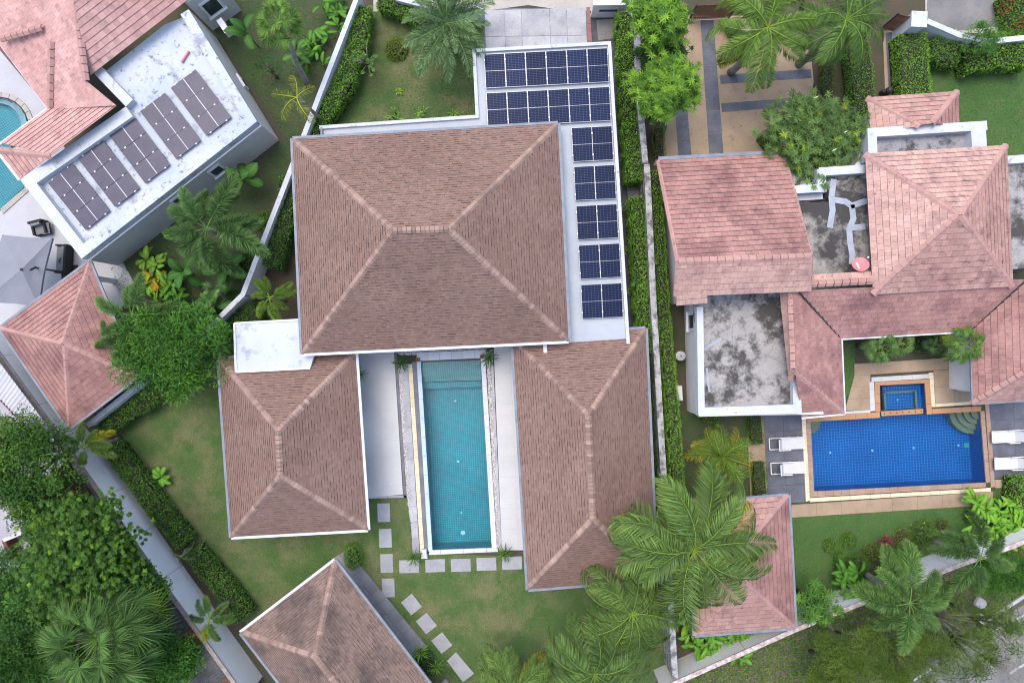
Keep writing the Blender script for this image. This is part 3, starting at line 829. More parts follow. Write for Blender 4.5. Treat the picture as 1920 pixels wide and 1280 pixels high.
def tree(px, py, zc, rx, ry, rz, label, cols, tscale=1.0, ls=.16, narrow=.45, clumps=60, per=110, name='tree', cat='tree', limb=10, bark=None, rosette=False, low=.25, base=None, spread=.30, flowers=None, weights=None, skip=None):
    """broad crown built from leaf clumps through an ellipsoid; trunk and limbs beneath"""
    c = W(px, py, zc); s = (CAM_H - zc) / FPX; rx *= s; ry *= s
    b = base or Vector((c.x, c.y, 0)); t = Thing(name, label, cat, b)
    k = clumps
    d = unit(nrg.normal(0, 1, (k, 3))); d[:, 2] = np.where(d[:, 2] < -low, -d[:, 2], d[:, 2])
    rad = nrg.uniform(.25, 1.0, (k, 1)) ** .45
    CC = d * rad * np.array([rx, ry, rz]) * (1 + .16 * nrg.normal(0, 1, (k, 1)))
    off = np.array(c) - np.array(b)
    Ps, Ds, Ns, Ts, Ls = [], [], [], [], []
    for i in range(k):
        m = int(per * nrg.uniform(.6, 1.3)); r = spread * min(rx, ry) * nrg.uniform(.6, 1.3)
        if rosette:                                                     # leaves in whorls at twig ends
            w = max(1, m // 9)
            for q in range(w):
                o = CC[i] + nrg.normal(0, 1, 3) * np.array([r, r, r * .5])
                an = np.linspace(0, 2 * math.pi, 9, endpoint=False) + nrg.uniform(0, 6)
                dd = np.stack([np.cos(an), np.sin(an), nrg.uniform(-.1, .7, 9)], 1)
                tl = unit(nrg.normal(0, .35, 3) + np.array([0, 0, 1.0]))
                Ps.append(np.tile(o, (9, 1))); Ds.append(dd); Ns.append(np.tile(tl, (9, 1)))
                Ts.append(np.tile(palette(1, cols, .2, weights), (9, 1)) * nrg.uniform(.85, 1.15, (9, 1)))
        else:
            o = unit(nrg.normal(0, 1, (m, 3))) * (nrg.random((m, 1)) ** .4) * np.array([r, r, r * .6])
            Ps.append(CC[i] + o); Ns.append(unit(o + np.array([0, 0, r * .7]) + nrg.normal(0, .3 * r, (m, 3))))
            Ds.append(unit(o * 1.0 / max(r, 1e-3) + nrg.normal(0, .6, (m, 3)) + np.array([0, 0, -.1])))
            Ts.append(palette(1, cols, .18, weights) * nrg.uniform(.8, 1.2, (m, 1)))
    P = np.vstack(Ps); D = np.vstack(Ds); N = np.vstack(Ns); T = np.vstack(Ts); n = len(P)
    if flowers:
        fl = nrg.random(n) < flowers[1]; T[fl] = np.array(flowers[0])
    t.addm('crown', leaf_cloud('crown', P + off, D, N, ls * nrg.uniform(.7, 1.3, n), ls * narrow * nrg.uniform(.8, 1.2, n), T, m_leaf))
    fork = Vector((off[0] * .75, off[1] * .75, max(.4, (zc - rz) * .75)))
    tr = (.05 + .035 * max(rx, ry)) * tscale
    parts = [tube([Vector((0, 0, 0)), fork * .5 + Vector((.05, .03, 0)), fork], [tr * 1.3, tr, tr * .8], 8)]
    tk = t.addm('trunk', make_mesh('trunk', *merge(*parts), bark or m_bark, smooth=True))
    for i in range(min(limb, k)):
        e = Vector(CC[i] * .9 + off); mid = fork.lerp(e, .5) + Vector((0, 0, .15))
        v, f = tube([fork, mid, e], [tr * .55, tr * .32, tr * .12], 5)
        t.addm('limb', make_mesh('limb', v, f, bark or m_bark, smooth=True))
    return t
# ------------------------------------------------------------------ ground and surfaces
from mathutils.geometry import tessellate_polygon
POOL_MAIN = [(781, 678), (901, 673), (922, 1027), (809, 1031)]
POOL_BLUE = [(1520, 790), (1650, 782), (1650, 722), (1734, 717), (1738, 776), (1838, 771), (1849, 905), (1527, 921)]
POOL_WEST = [(-60, 180), (0, 182), (28, 192), (48, 212), (56, 238), (50, 262), (20, 275), (20, 300), (46, 350), (0, 392), (-60, 400)]
holes = [PW(POOL_MAIN), PW(POOL_BLUE), PW(POOL_WEST)]
E = 220.0
outer = [Vector((-E, -E, 0)), Vector((E, -E, 0)), Vector((E, E, 0)), Vector((-E, E, 0))]
def holed(name, out, hs, z, mat):
    loops = [[Vector((p[0], p[1], 0)) for p in l] for l in [out] + hs]
    tris = tessellate_polygon(loops); P = [Vector((p.x, p.y, z)) for l in loops for p in l]
    F = []
    for a, b, c in tris:
        n = (P[b] - P[a]).cross(P[c] - P[a]).z
        F.append((a, b, c) if n > 0 else (a, c, b))
    return structure(name, P, F, mat)
holed('ground', outer, holes, 0.0, m_soil)

def sheet(name, px, z, mat, kind='structure'):
    P = PW(px, z); n = len(P)
    ar = sum(P[i].x * P[(i+1) % n].y - P[(i+1) % n].x * P[i].y for i in range(n))
    if ar < 0: P.reverse()
    o = structure(name, P, [tuple(range(n))], mat, kind); return o

LAWNS = []
def lawn(name, px, mat, tone, dens, z=.004):
    LAWNS.append((PW(px, z), tone, dens)); return sheet(name, px, z, mat)
lawn('garden_lawn', [(690, 10), (910, 10), (895, 230), (560, 290), (590, 250)], m_lawn, (1, 1, 1), 260)
lawn('yard_lawn', [(400, 640), (700, 640), (700, 930), (770, 930), (775, 1035), (1000, 1045), (1000, 1080), (1225, 1100), (1250, 1262), (1060, 1400), (700, 1400), (470, 1180), (215, 815)], m_lawn, (1, 1, 1), 260)
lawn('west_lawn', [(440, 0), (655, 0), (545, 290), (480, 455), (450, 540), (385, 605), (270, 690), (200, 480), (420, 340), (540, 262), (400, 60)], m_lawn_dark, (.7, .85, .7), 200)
lawn('street_side_lawn', [(1740, 110), (1930, 110), (1930, 300), (1790, 300), (1740, 190)], m_lawn_lush, (.8, 1.15, .7), 260)
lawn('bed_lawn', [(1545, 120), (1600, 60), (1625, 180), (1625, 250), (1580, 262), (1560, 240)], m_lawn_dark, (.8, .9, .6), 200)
lawn('pool_lawn', [(1480, 960), (1860, 920), (1930, 900), (1930, 1015), (1700, 1090), (1480, 1185)], m_lawn_lush, (.85, 1.15, .75), 260)
lawn('court_lawn', [(1577, 640), (1603, 640), (1603, 740), (1580, 742)], m_lawn_lush, (.8, 1.1, .7), 260, .008)
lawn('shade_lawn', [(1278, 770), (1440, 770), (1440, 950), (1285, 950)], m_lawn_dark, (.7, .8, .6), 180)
sheet('planting_bed', [(1530, 130), (1600, 130), (1612, 300), (1500, 300)], .006, m_soil)
sheet('planting_bed', [(1640, 1060), (1600, 1085), (1720, 1035), (1760, 1000), (1790, 985), (1700, 990), (1610, 1030)], .008, m_soil)
sheet('scrub_ground', [(1262, 1272), (1490, 1180), (1900, 1024), (2000, 985), (2000, 1500), (1200, 1500)], .006, m_scrub)

# street, drives and paths
def slab_structure(name, z=0.0):
    o = bpy.data.objects.new(name, None); C.objects.link(o); o['kind'] = 'structure'; return o
sheet('street', [(700, -60), (1170, -60), (1170, 22), (1060, 20), (990, 10), (900, 22), (700, 22)], .010, m_street)
sheet('street_apron', [(1735, -60), (2000, -60), (2000, 62), (1880, 62), (1800, 62), (1735, 40)], .008, m_street)
sheet('asphalt_strip', [(1738, -40), (1868, -40), (1875, 50), (1800, 58), (1738, 38)], .012, m_asphalt)
drive = sheet('driveway', [(908, 16), (1103, 16), (1112, 120), (905, 125)], .006, m_darkstone)
xs = [908, 945, 977, 1030, 1062, 1098]
for i in range(5):
    quad_grid(drive, None, 'concrete_slab', PW([(xs[i], 20 - i), (xs[i+1], 19 - i), (xs[i+1] + 4, 118), (xs[i] + 4, 120)]), .022, 1, 2, .02, .015, m_conc)
quad_grid(drive, None, 'kerb_slab', PW([(1099, 14), (1106, 14), (1112, 110), (1104, 110)]), .05, 1, 3, .02, .05, M('red_kerb', (.30, .14, .13), (.24, .12, .11), scale=3))
sheet('side_lane', [(1107, 35), (1163, 35), (1195, 340), (1212, 625), (1150, 650), (1130, 300)], .006, m_lane)
sheet('gravel_patch', [(1118, 38), (1150, 36), (1153, 72), (1122, 76)], .012, m_asphalt)
quad_grid(slab_structure('lane_step'), None, 'step_slab', PW([(1174, 344), (1198, 342), (1200, 370), (1177, 372)]), .05, 1, 2, .02, .05, m_darkstone)

tan = sheet('tan_driveway', [(1268, 30), (1395, 30), (1420, 75), (1520, 95), (1530, 200), (1538, 310), (1225, 310), (1250, 240)], .006, m_tan)
def strip(par, name, px, z, n, mat, gap=.012, thick=.012): quad_grid(par, None, name, PW(px, z), z, 1, n, gap, thick, mat)
strip(tan, 'dark_band', [(1313, 38), (1338, 38), (1357, 292), (1330, 294)], .014, 6, m_slate)
strip(tan, 'dark_band', [(1262, 160), (1285, 160), (1297, 294), (1272, 296)], .014, 4, m_slate)
quad_grid(tan, None, 'dark_band', PW([(1349, 141), (1520, 130), (1522, 147), (1351, 158)]), .014, 5, 1, .012, .012, m_slate)
quad_grid(tan, None, 'dark_band', PW([(1352, 194), (1526, 181), (1528, 197), (1353, 211)]), .014, 5, 1, .012, .012, m_slate)
pth = sheet('garden_path', [(1655, 58), (1680, 58), (1690, 180), (1660, 180)], .008, m_tan)
strip(pth, 'dark_band', [(1660, 62), (1676, 60), (1685, 178), (1667, 178)], .016, 5, m_slate)
sheet('garden_path', [(1600, 240), (1630, 240), (1625, 300), (1560, 300)], .010, m_tan)

sheet('west_patio', [(-60, 60), (0, 85), (62, 150), (95, 205), (140, 330), (260, 545), (160, 640), (-60, 640), (-60, 405), (0, 396), (50, 352), (24, 302), (24, 278), (56, 266), (62, 238), (54, 208), (32, 186), (0, 176), (-60, 172)], .010,
      M('patio_concrete', (.44, .44, .46), (.40, .40, .42), scale=.8, fine=.05))
sheet('back_yard', [(-60, 700), (60, 760), (190, 960), (60, 1060), (20, 1130), (-60, 1150)], .008, m_yard)

# road in the far corner with its white lines
road = sheet('road', [(1700, 1290), (1760, 1230), (1925, 1130), (2100, 1050), (2100, 1450), (1650, 1450)], .012, m_asphalt)
for a, b in (((1712, 1276), (1800, 1218)), ((1806, 1214), (1886, 1172)), ((1893, 1262), (1990, 1200)), ((1905, 1160), (1990, 1120))):
    v, f = bar(W(*a, .014), W(*b, .014), .12, .003); structure('road_marking', v, f, m_paint)
for a, b in (((1850, 1160), (1930, 1108)),):
    v, f = bar(W(*a, 0), W(*b, 0), .18, .13); structure('kerb', v, f, m_conc)

# ------------------------------------------------------------------ boundary walls
def boundary(name, label, pts, z, thick, capmat, facemat, cat='wall', panel=2.6, cap_over=.03, joints=True):
    P = [W(p[0], p[1], z) for p in pts]; c = sum(P, Vector()) / len(P)
    t = Thing(name, label, cat, (c.x, c.y, 0))
    for i in range(len(P) - 1):
        a, b = P[i].copy(), P[i + 1].copy(); a.z = b.z = 0
        L = (b - a).length; n = max(1, int(L / panel))
        for k in range(n):
            p, q = a.lerp(b, k / n), a.lerp(b, (k + 1) / n); d = (q - p).normalized() * .012
            v, f = bar(p + d, q - d, thick, z - .08 - .002 * (i % 2)); t.add('wall_panel', v, f, facemat)
            if joints:
                v, f = bar(p - d * 3, p + d * 3, thick - .05, z - .12); t.add('joint', v, f, m_darkstone)
        v, f = bar(a, b, thick + 2 * cap_over, .08, lift=z - .08 + .002 * (i % 2), end=.04); t.add('coping', v, f, capmat)
    return t
boundary('boundary_wall', 'long white boundary wall between the grass strip and the brown roofed house', [(672, -12), (492, 455), (455, 552), (392, 614), (164, 797)], 1.75, .20, m_whiteold, m_white)
boundary('boundary_wall', 'tall white rear wall with panel joints running behind the clipped hedge', [(-40, 612), (0, 667), (135, 852), (300, 1088), (460, 1310)], 2.35, .16, M('brown_coping', (.33, .27, .24), (.22, .19, .18), scale=3), M('bright_white_wall', (.84, .85, .86), (.78, .79, .80), scale=.8, fine=.04, stains=(((.5, .5, .5), 1.5, .62, .75, .5),)))
boundary('boundary_wall', 'mouldy grey wall top between two green hedges beside the solar roof', [(1180, -20), (1195, 60), (1196, 150), (1210, 305)], 1.9, .26, m_wallold, m_wallold, joints=False)
boundary('boundary_wall', 'mouldy white wall top running past the brown roof towards the coconut palms', [(1213, 309), (1225, 560), (1246, 920), (1266, 1272)], 2.0, .26, m_wallold, m_wallold, joints=False)
boundary('boundary_wall', 'white slanting rear wall below the blue pool lawn with brick outer edge', [(1240, 1292), (1400, 1221), (1490, 1181), (1615, 1131), (1709, 1095), (1787, 1064), (1905, 1022), (1990, 985)], 2.0, .18, M('brick_coping_edge', (.33, .22, .19), (.55, .53, .52), scale=4), m_white)
boundary('boundary_wall', 'white wall behind the silvery palm at the street edge of the garden', [(742, -4), (800, 11), (908, 13)], 1.6, .2, m_whiteold, m_white)
boundary('boundary_wall', 'low white street wall beside the square pillar and hedges', [(1740, 40), (1800, 66), (1852, 78), (1930, 70)], 1.5, .22, m_whiteold, m_white)

t = Thing('gate_pillar', 'square white gate pillar with flaking paint at the street wall', 'pillar', W(1707, 58))
c = W(1724, 36, 2.0); v, f = box((c.x, c.y, 0), .74, .74, 1.9, -.05); t.add('shaft', v, f, m_whiteold)
v, f = box((c.x, c.y, 1.9), .84, .84, .1, -.05); t.add('cap', v, f, m_whiteold)
def slat_gate(label, a, b, h, n, loc):
    a, b = W(*a), W(*b)
    t = Thing('slatted_gate', label, 'gate', (a + b) / 2)
    for i in range(n):
        p = a.lerp(b, (i + .5) / n); v, f = box((p.x, p.y, .08), (b - a).length / n * .62, .03, h - .1, math.atan2(b.y - a.y, b.x - a.x)); t.add('slat', v, f, m_wood)
    d = (b - a).normalized(); s = Vector((-d.y, d.x, 0)) * .035
    for z in (.2, h * .55, h - .15):
        v, f = bar(a + s, b + s, .04, .07, lift=z); t.add('rail', v, f, m_darkmetal)
    for p in (a, b):
        v, f = box((p.x, p.y, 0), .08, .08, h + .05); t.add('post', v, f, m_darkmetal)
slat_gate('brown slatted driveway gate at the top of the dark striped drive', (1291, 39), (1366, 35), 1.75, 22, None)
slat_gate('small brown slatted gate at the end of the slate garden path', (1651, 55), (1676, 61), 1.8, 9, None)

t = Thing('bin_enclosure', 'white low enclosure wall with dark slot beside the concrete driveway', 'wall', W(1135, 20))
v, f = prism(PW([(1107, 34), (1163, 33), (1161, 26), (1107, 27)]), 0, 1.35); t.add('wall_panel', v, f, m_white)
v, f = prism(PW([(1106, 35), (1164, 34), (1166, -4), (1106, -2)]), 1.35, 1.5); t.add('top_slab', v, f, m_white)
v, f = bar(W(1120, 33.6, 0) + Vector((0, -.035, .8)), W(1152, 33.2, 0) + Vector((0, -.035, .8)), .05, .12); t.add('slot', v, f, m_darkmetal)

# ------------------------------------------------------------------ the brown roofed house
def hip(eave, ze, r1, r2, zr, axis):
    """eave = NW, NE, SE, SW pixels, ridge r1-r2; axis 'x': r1 west r2 east, 'y': r1 north r2 south"""
    nw, ne, se, sw = [W(*p, ze) for p in eave]; a, b = W(*r1, zr), W(*r2, zr)
    if axis == 'x':
        return [[nw, ne, b, a], [ne, se, b], [se, sw, a, b], [sw, nw, a]], [(nw, a), (ne, b), (se, b), (sw, a)], (a, b), [nw, ne, se, sw]
    return [[nw, ne, a], [ne, se, b, a], [se, sw, b], [sw, nw, a, b]], [(nw, a), (ne, a), (se, b), (sw, b)], (a, b), [nw, ne, se, sw]

def brown_house(name, label, eave, ze, r1, r2, zr, axis, gut, wall_in=.55, mat=None, closed=True):
    slopes, hips, rd, E4 = hip(eave, ze, r1, r2, zr, axis)
    c = sum(E4, Vector()) / 4
    t = Thing(name, label, 'house', (c.x, c.y, 0))
    v, f = prism(inset(E4, wall_in), 0, ze - .12); t.add('wall', v, f, m_white)
    v, f = prism(inset(E4, .03), ze - .12, ze - .015); t.add('soffit', v, f, m_white)
    roof = t.add('roof', *prism(inset(E4, .01), ze - .014, ze - .008), m_under)
    shingle_roof(t, roof, slopes, mat or m_shingle)
    for a, b in hips: ridge_caps(t, roof, a, b, m_cap, wid=.16, step=.20)
    ridge_caps(t, roof, *rd, m_cap, wid=.16, step=.20, lift=.035)
    gutters(t, E4, gut)
    wi = inset(E4, wall_in - .01)
    for i in range(4):                                                  # glass doors in dark frames on every side
        a, b = wi[i], wi[(i + 1) % 4]; L = (b - a).length; d = (b - a) / L; n = max(1, int(L / 3.6))
        out = d.cross(Vector((0, 0, 1))); out = out if out.dot((a + b) / 2 - Vector((c.x, c.y, 0))) > 0 else -out
        for k in range(n):
            m_ = a + d * (L * (k + .5) / n) + out * .02
            v, f = bar(m_ - d * .95, m_ + d * .95, .05, 2.2, lift=.1); dr = t.add('glass_door', v, f, m_darkmetal)
            for sg in (-1, 1):
                v, f = bar(m_ + d * (sg * .47 - .42) + out * .03, m_ + d * (sg * .47 + .42) + out * .03, .02, 2.06, lift=.16); t.add('pane', v, f, m_glass, under=dr)
    return t, E4
main, mainE = brown_house('house', 'large brown shingled house with hipped roof beside the solar flat roof', [(549, 261), (1046, 232), (1066, 639), (567, 663)], 3.9, (737, 432), (841, 429), 7.15, 'x', [m_gutter, m_gutter, m_gutterlight, m_gutter])
west, westE = brown_house('garden_pavilion', 'brown hipped pavilion joined to a white flat roof, west of the turquoise pool', [(410, 672), (667, 658), (690, 992), (434, 1006)], 2.9, (521, 808), (525, 892), 5.15, 'y', [m_gutter, m_gutterlight, m_gutterlight, m_gutter])
east, eastE = brown_house('garden_pavilion', 'long brown hipped pavilion between the turquoise pool and the mouldy wall', [(961, 632), (1210, 616), (1231, 1085), (990, 1104)], 2.9, (1103, 779), (1112, 973), 5.05, 'y', [m_gutter, m_gutter, m_gutter, m_gutter])
south, southE = brown_house('garden_pavilion', 'dark stained brown pavilion with diagonal roof at the foot of the lawn', [(628, 1050), (911, 1418), (735, 1553), (452, 1185)], 2.7, (590, 1232), (752, 1440), 4.75, 'x', [m_gutter, m_gutter, m_gutter, m_gutterlight], wall_in=1.35, mat=m_shingle_old)

# flat roof of the main house carrying the solar panels
ZS = 3.15
slabpx = [(603, 240), (895, 220), (889, 97), (1142, 83), (1177, 642), (1017, 656), (1000, 300), (620, 300)]
P = PW(slabpx, ZS)
v, f = prism(P, ZS - .22, ZS); flat = main.add('flat_roof', v, f, m_slab)
v, f = prism(PW([(925, 130), (1120, 120), (1150, 620), (1040, 630), (1040, 290), (925, 230)], ZS), 0, ZS - .22); main.add('garage_wall', v, f, m_white)
par = [W(*p, ZS) for p in [(603, 240), (895, 220), (889, 97), (1142, 83), (1177, 642)]]
for i in range(4):
    v, f = bar(par[i], par[i + 1], .17, .16 + .003 * i, lift=-.03, end=.08); main.add('parapet', v, f, m_whiteold, under=flat)
v, f = bar(W(604, 240, ZS), W(604, 268, ZS), .1, .14); main.add('parapet', v, f, m_gutter, under=flat)
v, f = box(W(1022, 652, 3.25), .19, .62, .13, .03); main.add('downspout', v, f, m_steelwhite)

# white flat roof joined to the west pavilion
P = PW([(440, 606), (590, 597), (590, 660), (582, 690), (443, 697)], 3.45)
v, f = prism(P, 3.2, 3.45); wf = west.add('flat_roof', v, f, M('clean_white_roof', (.44, .475, .51), (.50, .525, .55), scale=.6, fine=.03, stains=(((.20, .22, .26), 1.3, .56, .70, .7),)))
Q = PW([(440, 606), (566, 599), (582, 690), (443, 697)], 3.45)
for i in (0, 2, 3):
    v, f = bar(Q[i], Q[(i + 1) % 4], .10, .07 + .003 * i, lift=-.01); west.add('parapet', v, f, m_white, under=wf)
v, f = prism(inset(PW([(440, 606), (590, 597), (582, 690), (443, 697)], 3.45), .3), 0, 3.2); west.add('annex_wall', v, f, m_white)

# ------------------------------------------------------------------ solar panels
def panel_meshes(w, l, cells, split_gap=.014, fmat=None, fw=.016):
    half = (l - 2 * fw - split_gap) / 2
    fr = merge(prism([Vector((-w/2, -l/2)), Vector((-w/2 + fw, -l/2)), Vector((-w/2 + fw, l/2)), Vector((-w/2, l/2))], 0, .045),
               prism([Vector((w/2 - fw, -l/2)), Vector((w/2, -l/2)), Vector((w/2, l/2)), Vector((w/2 - fw, l/2))], 0, .045),
               prism([Vector((-w/2 + fw, -l/2)), Vector((w/2 - fw, -l/2)), Vector((w/2 - fw, -l/2 + fw)), Vector((-w/2 + fw, -l/2 + fw))], 0, .044),
               prism([Vector((-w/2 + fw, l/2 - fw)), Vector((w/2 - fw, l/2 - fw)), Vector((w/2 - fw, l/2)), Vector((-w/2 + fw, l/2))], 0, .044))
    frame = make_mesh('frame', *fr, fmat or m_alu)
    hw = w / 2 - fw
    glass = make_mesh('cell_field', *prism([Vector((-hw, 0)), Vector((hw, 0)), Vector((hw, half)), Vector((-hw, half))], .006, .040), cells)
    bar_ = make_mesh('centre_bar', *prism([Vector((-hw, -split_gap/2)), Vector((hw, -split_gap/2)), Vector((hw, split_gap/2)), Vector((-hw, split_gap/2))], .006, .041), m_steelwhite if fmat else m_alu)
    return frame, glass, bar_, half, split_gap, fw
clampm = make_mesh('clamp', *box((0, 0, 0), .05, .09, .065), m_steelwhite)
footm = make_mesh('foot', *box((0, 0, 0), .06, .06, .12), m_alu)
ORD = ['first', 'second', 'third', 'fourth', 'fifth', 'sixth']
def solar(corners, z, meshes, label, group, w, l, tint=None, tilt=0.0, clamps=True):
    """corners: TL, TR, BR, BL world; long axis TL->BL"""
    TL, TR, BR, BL = corners; c = (TL + TR + BR + BL) / 4
    ax = ((TR - TL) + (BR - BL)).normalized(); ay = ((TL - BL) + (TR - BR)).normalized()
    t = Thing('solar_panel', label, 'solar panel', (c.x, c.y, z), group)
    frame, glass, cb, half, sg, fw = meshes
    ang = math.atan2(ax.y, ax.x); R = Matrix.Translation((0, 0, .12)) @ Matrix.Rotation(ang, 4, 'Z') @ Matrix.Rotation(tilt, 4, 'X')
    t.addm('frame', frame, matrix=R)
    t.addm('cell_field', glass, matrix=R @ Matrix.Translation((0, sg / 2, 0)), color=tint)
    t.addm('cell_field', glass, matrix=R @ Matrix.Translation((0, -sg / 2 - half, 0)), color=tint)
    t.addm('centre_bar', cb, matrix=R)
    for sx in (-1, 1):
        for y in (-.32, .32):
            t.addm('foot', footm, matrix=Matrix.Rotation(ang, 4, 'Z') @ Matrix.Translation((sx * w * .35, y * l, 0)))
            if clamps: t.addm('clamp', clampm, matrix=R @ Matrix.Translation((sx * (w / 2 + .0), y * l, 0)))
    return t
def split_quad(q, n):
    TL, TR, BR, BL = q
    return [(TL.lerp(TR, i / n), TL.lerp(TR, (i + 1) / n), BL.lerp(BR, (i + 1) / n), BL.lerp(BR, i / n)) for i in range(n)]
zp = ZS + .16
pw, pl = 1.045, 1.745
pm = panel_meshes(pw, pl, m_cells_blue)
rows = [[(907, 102), (1139, 90), (1142, 154), (911, 166)], [(911.5, 175), (1143, 163), (1145.5, 226), (914.5, 238)]]
for r, q in enumerate(rows):
    for i, c4 in enumerate(split_quad(PW(q, zp), 6)):
        g = rng.choice([(1, 1, 1), (.9, .88, .86), (1.15, 1.15, 1.15), (1.05, 1.05, 1.05)])
        solar(c4, ZS, pm, f'{ORD[i]} blue panel from the garden side in the {"street side" if r == 0 else "second"} row of six', 'solar panels in two rows of six', pw, pl, g)
groups = [[(1072, 240), (1147.7, 236), (1149.5, 300), (1074.4, 303.5)], [(1076, 312.7), (1153, 309), (1155, 372.4), (1078.7, 376.3)],
          [(1080, 386), (1157.4, 382.4), (1159.2, 446), (1083.4, 450)], [(1085, 460), (1161.7, 456), (1164, 519.3), (1087.7, 523.6)],
          [(1089, 534.4), (1166, 530.8), (1168.2, 593.7), (1092, 597.3)]]
for r, q in enumerate(groups):
    for i, c4 in enumerate(split_quad(PW(q, zp), 2)):
        g = rng.choice([(.9, .88, .86), (1, .98, .96), (.85, .82, .8)])
        solar(c4, ZS, pm, f'dark blue panel nearer the {"brown roof" if i == 0 else "side lane"} in the {ORD[r]} pair beside the house', 'solar panels in pairs', pw, pl, g)

# ------------------------------------------------------------------ left neighbour: white flat roof, pink tiles
def terr(name, label, cat, c): return Thing(name, label, cat, (c.x, c.y, 0))
ZL = 3.3
lh = terr('villa', 'pink tiled villa with white flat roof and five blocks of dusty solar panels', 'house', W(200, 250))
outl = [(482, 228), (153, 485), (38, 337), (236, 200), (176, 138), (300, 40), (354, 18)]
O = PW(outl, ZL)
v, f = prism(O, 0, ZL - .42); lh.add('wall', v, f, m_greywall)
v, f = prism(inset(O, .05), ZL - .419, ZL - .40); lfl = lh.add('flat_roof', v, f, m_roofwhite)
I = inset(O, .52)
parts = []
for i, wd in ((0, .55), (1, .55), (2, .62), (3, .5), (6, .5)):
    j = (i + 1) % len(O)
    a, b = O[i], O[j]; d = (b - a).normalized(); s = Vector((-d.y, d.x, 0))
    cen = sum(O, Vector()) / len(O)
    if s.dot(cen - a) < 0: s = -s
    v, f = bar(Vector((a.x, a.y, 0)) + s * wd / 2 + d * (.0 if i in (1, 3) else .0), Vector((b.x, b.y, 0)) + s * wd / 2, wd, .42 + .003 * i, lift=ZL - .42)
    lh.add('parapet', v, f, m_roofwhite if i in (0, 6) else m_whiteold, under=lfl)
# thin drip ledge along the south-east wall and a second block with a window
v, f = bar(Vector((O[0].x, O[0].y, 0)) + Vector((.04, -.05, 0)), Vector((O[1].x, O[1].y, 0)) + Vector((.04, -.05, 0)), .07, .05, lift=ZL - .5); lh.add('ledge', v, f, m_white)
v, f = prism(PW([(453, 20), (400, 58), (330, -10), (390, -60)], 0), 0, 3.1); lh.add('wall', v, f, m_greywall)
def wall_window(t, a, b, k, z0, w, h, normal, hood=True):
    """window frame on the wall a->b at fraction k"""
    p = a.lerp(b, k); d = (b - a).normalized(); p = Vector((p.x, p.y, 0)); n = normal.normalized()
    V, F = bar(p - d * (w/2 + .12) + n * .04, p + d * (w/2 + .12) + n * .04, .10, h + .24, lift=z0 - .12); fr = t.add('window', V, F, m_white)
    V, F = bar(p - d * w/2 + n * .085, p + d * w/2 + n * .085, .03, h, lift=z0); t.add('pane', V, F, m_glass, under=fr)
    V, F = bar(p - d * (w/2 + .2) + n * .09, p + d * (w/2 + .2) + n * .09, .2, .06, lift=z0 - .18); t.add('sill', V, F, m_white, under=fr)
a0, b0 = Vector((O[0].x, O[0].y, 0)), Vector((O[1].x, O[1].y, 0)); nrm = Vector((b0 - a0)).cross(Vector((0, 0, 1))); nrm = nrm if nrm.y < 0 else -nrm
for k in (.30, .52): wall_window(lh, a0, b0, k, 1.5, .55, .75, nrm)
a1, b1 = W(453, 20), W(400, 58); n1 = (b1 - a1).cross(Vector((0, 0, 1))); n1 = n1 if n1.y < 0 else -n1
wall_window(lh, a1, b1, .55, 1.3, .8, 1.1, n1)
lroof = lh.add('roof', *prism(PW([(-40, 50), (0, 95), (84, 196), (140, 150), (110, 0)], 2.5), 2.2, 2.5), m_clayunder)
s_big = [W(170, 142, 3.6), W(352, 1, 3.6), W(380, -90, 4.9), W(138, -20, 4.7)]
s_left = [W(-30, 45, 2.7), W(88, 203, 2.7), W(160, 150, 4.0), W(138, -20, 4.7), W(60, -90, 4.6)]
_sl = Slope(s_left)
s_mid = [on_plane(_sl, *p) for p in ((88, 203), (88.1, 203.1), (218, 198), (160, 150))]
s_mid = [s_mid[0], on_plane(_sl, 90, 205.7), s_mid[2], s_mid[3]]
s_low = [W(0, 268, 2.7), W(88, 203, 2.7), W(219, 198, 3.9), W(96, 291, 3.9)]
s_end = [W(-6, 276, 2.7), W(38, 336, 3.1), W(96, 291, 3.9), W(0, 280, 3.0)]
s_end = [W(38, 336, 2.8), W(-10, 274, 2.8), W(96, 291, 3.9)]
clay_roof(lh, lroof, [s_big, s_left, s_mid, s_low, s_end], [m_clay_pink] * 5, 300)
for a, b in ((W(138, -20, 4.75), W(160, 152, 4.05)), (W(94, 78, 3.9), W(92, 202, 2.95)), (W(-6, 280, 2.9), W(96, 292, 3.9)), (W(0, 72, 3.3), W(78, 50, 4.1))):
    ridge_caps(lh, lroof, a, b, m_claycap, wid=.17, step=.36, tone=.08)
gutters(lh, [W(-30, 45, 2.7), W(88, 203, 2.7), W(0, 268, 2.7), W(-10, 274, 2.7), W(38, 336, 2.8)], m_gutterlight, closed=False, under=lroof)
pwl, pll = 1.02, 1.60
pm2 = panel_meshes(pwl, pll, m_cells_dark, .03, M('dark_frame', (.10, .09, .12), None, rough=.4), .016)

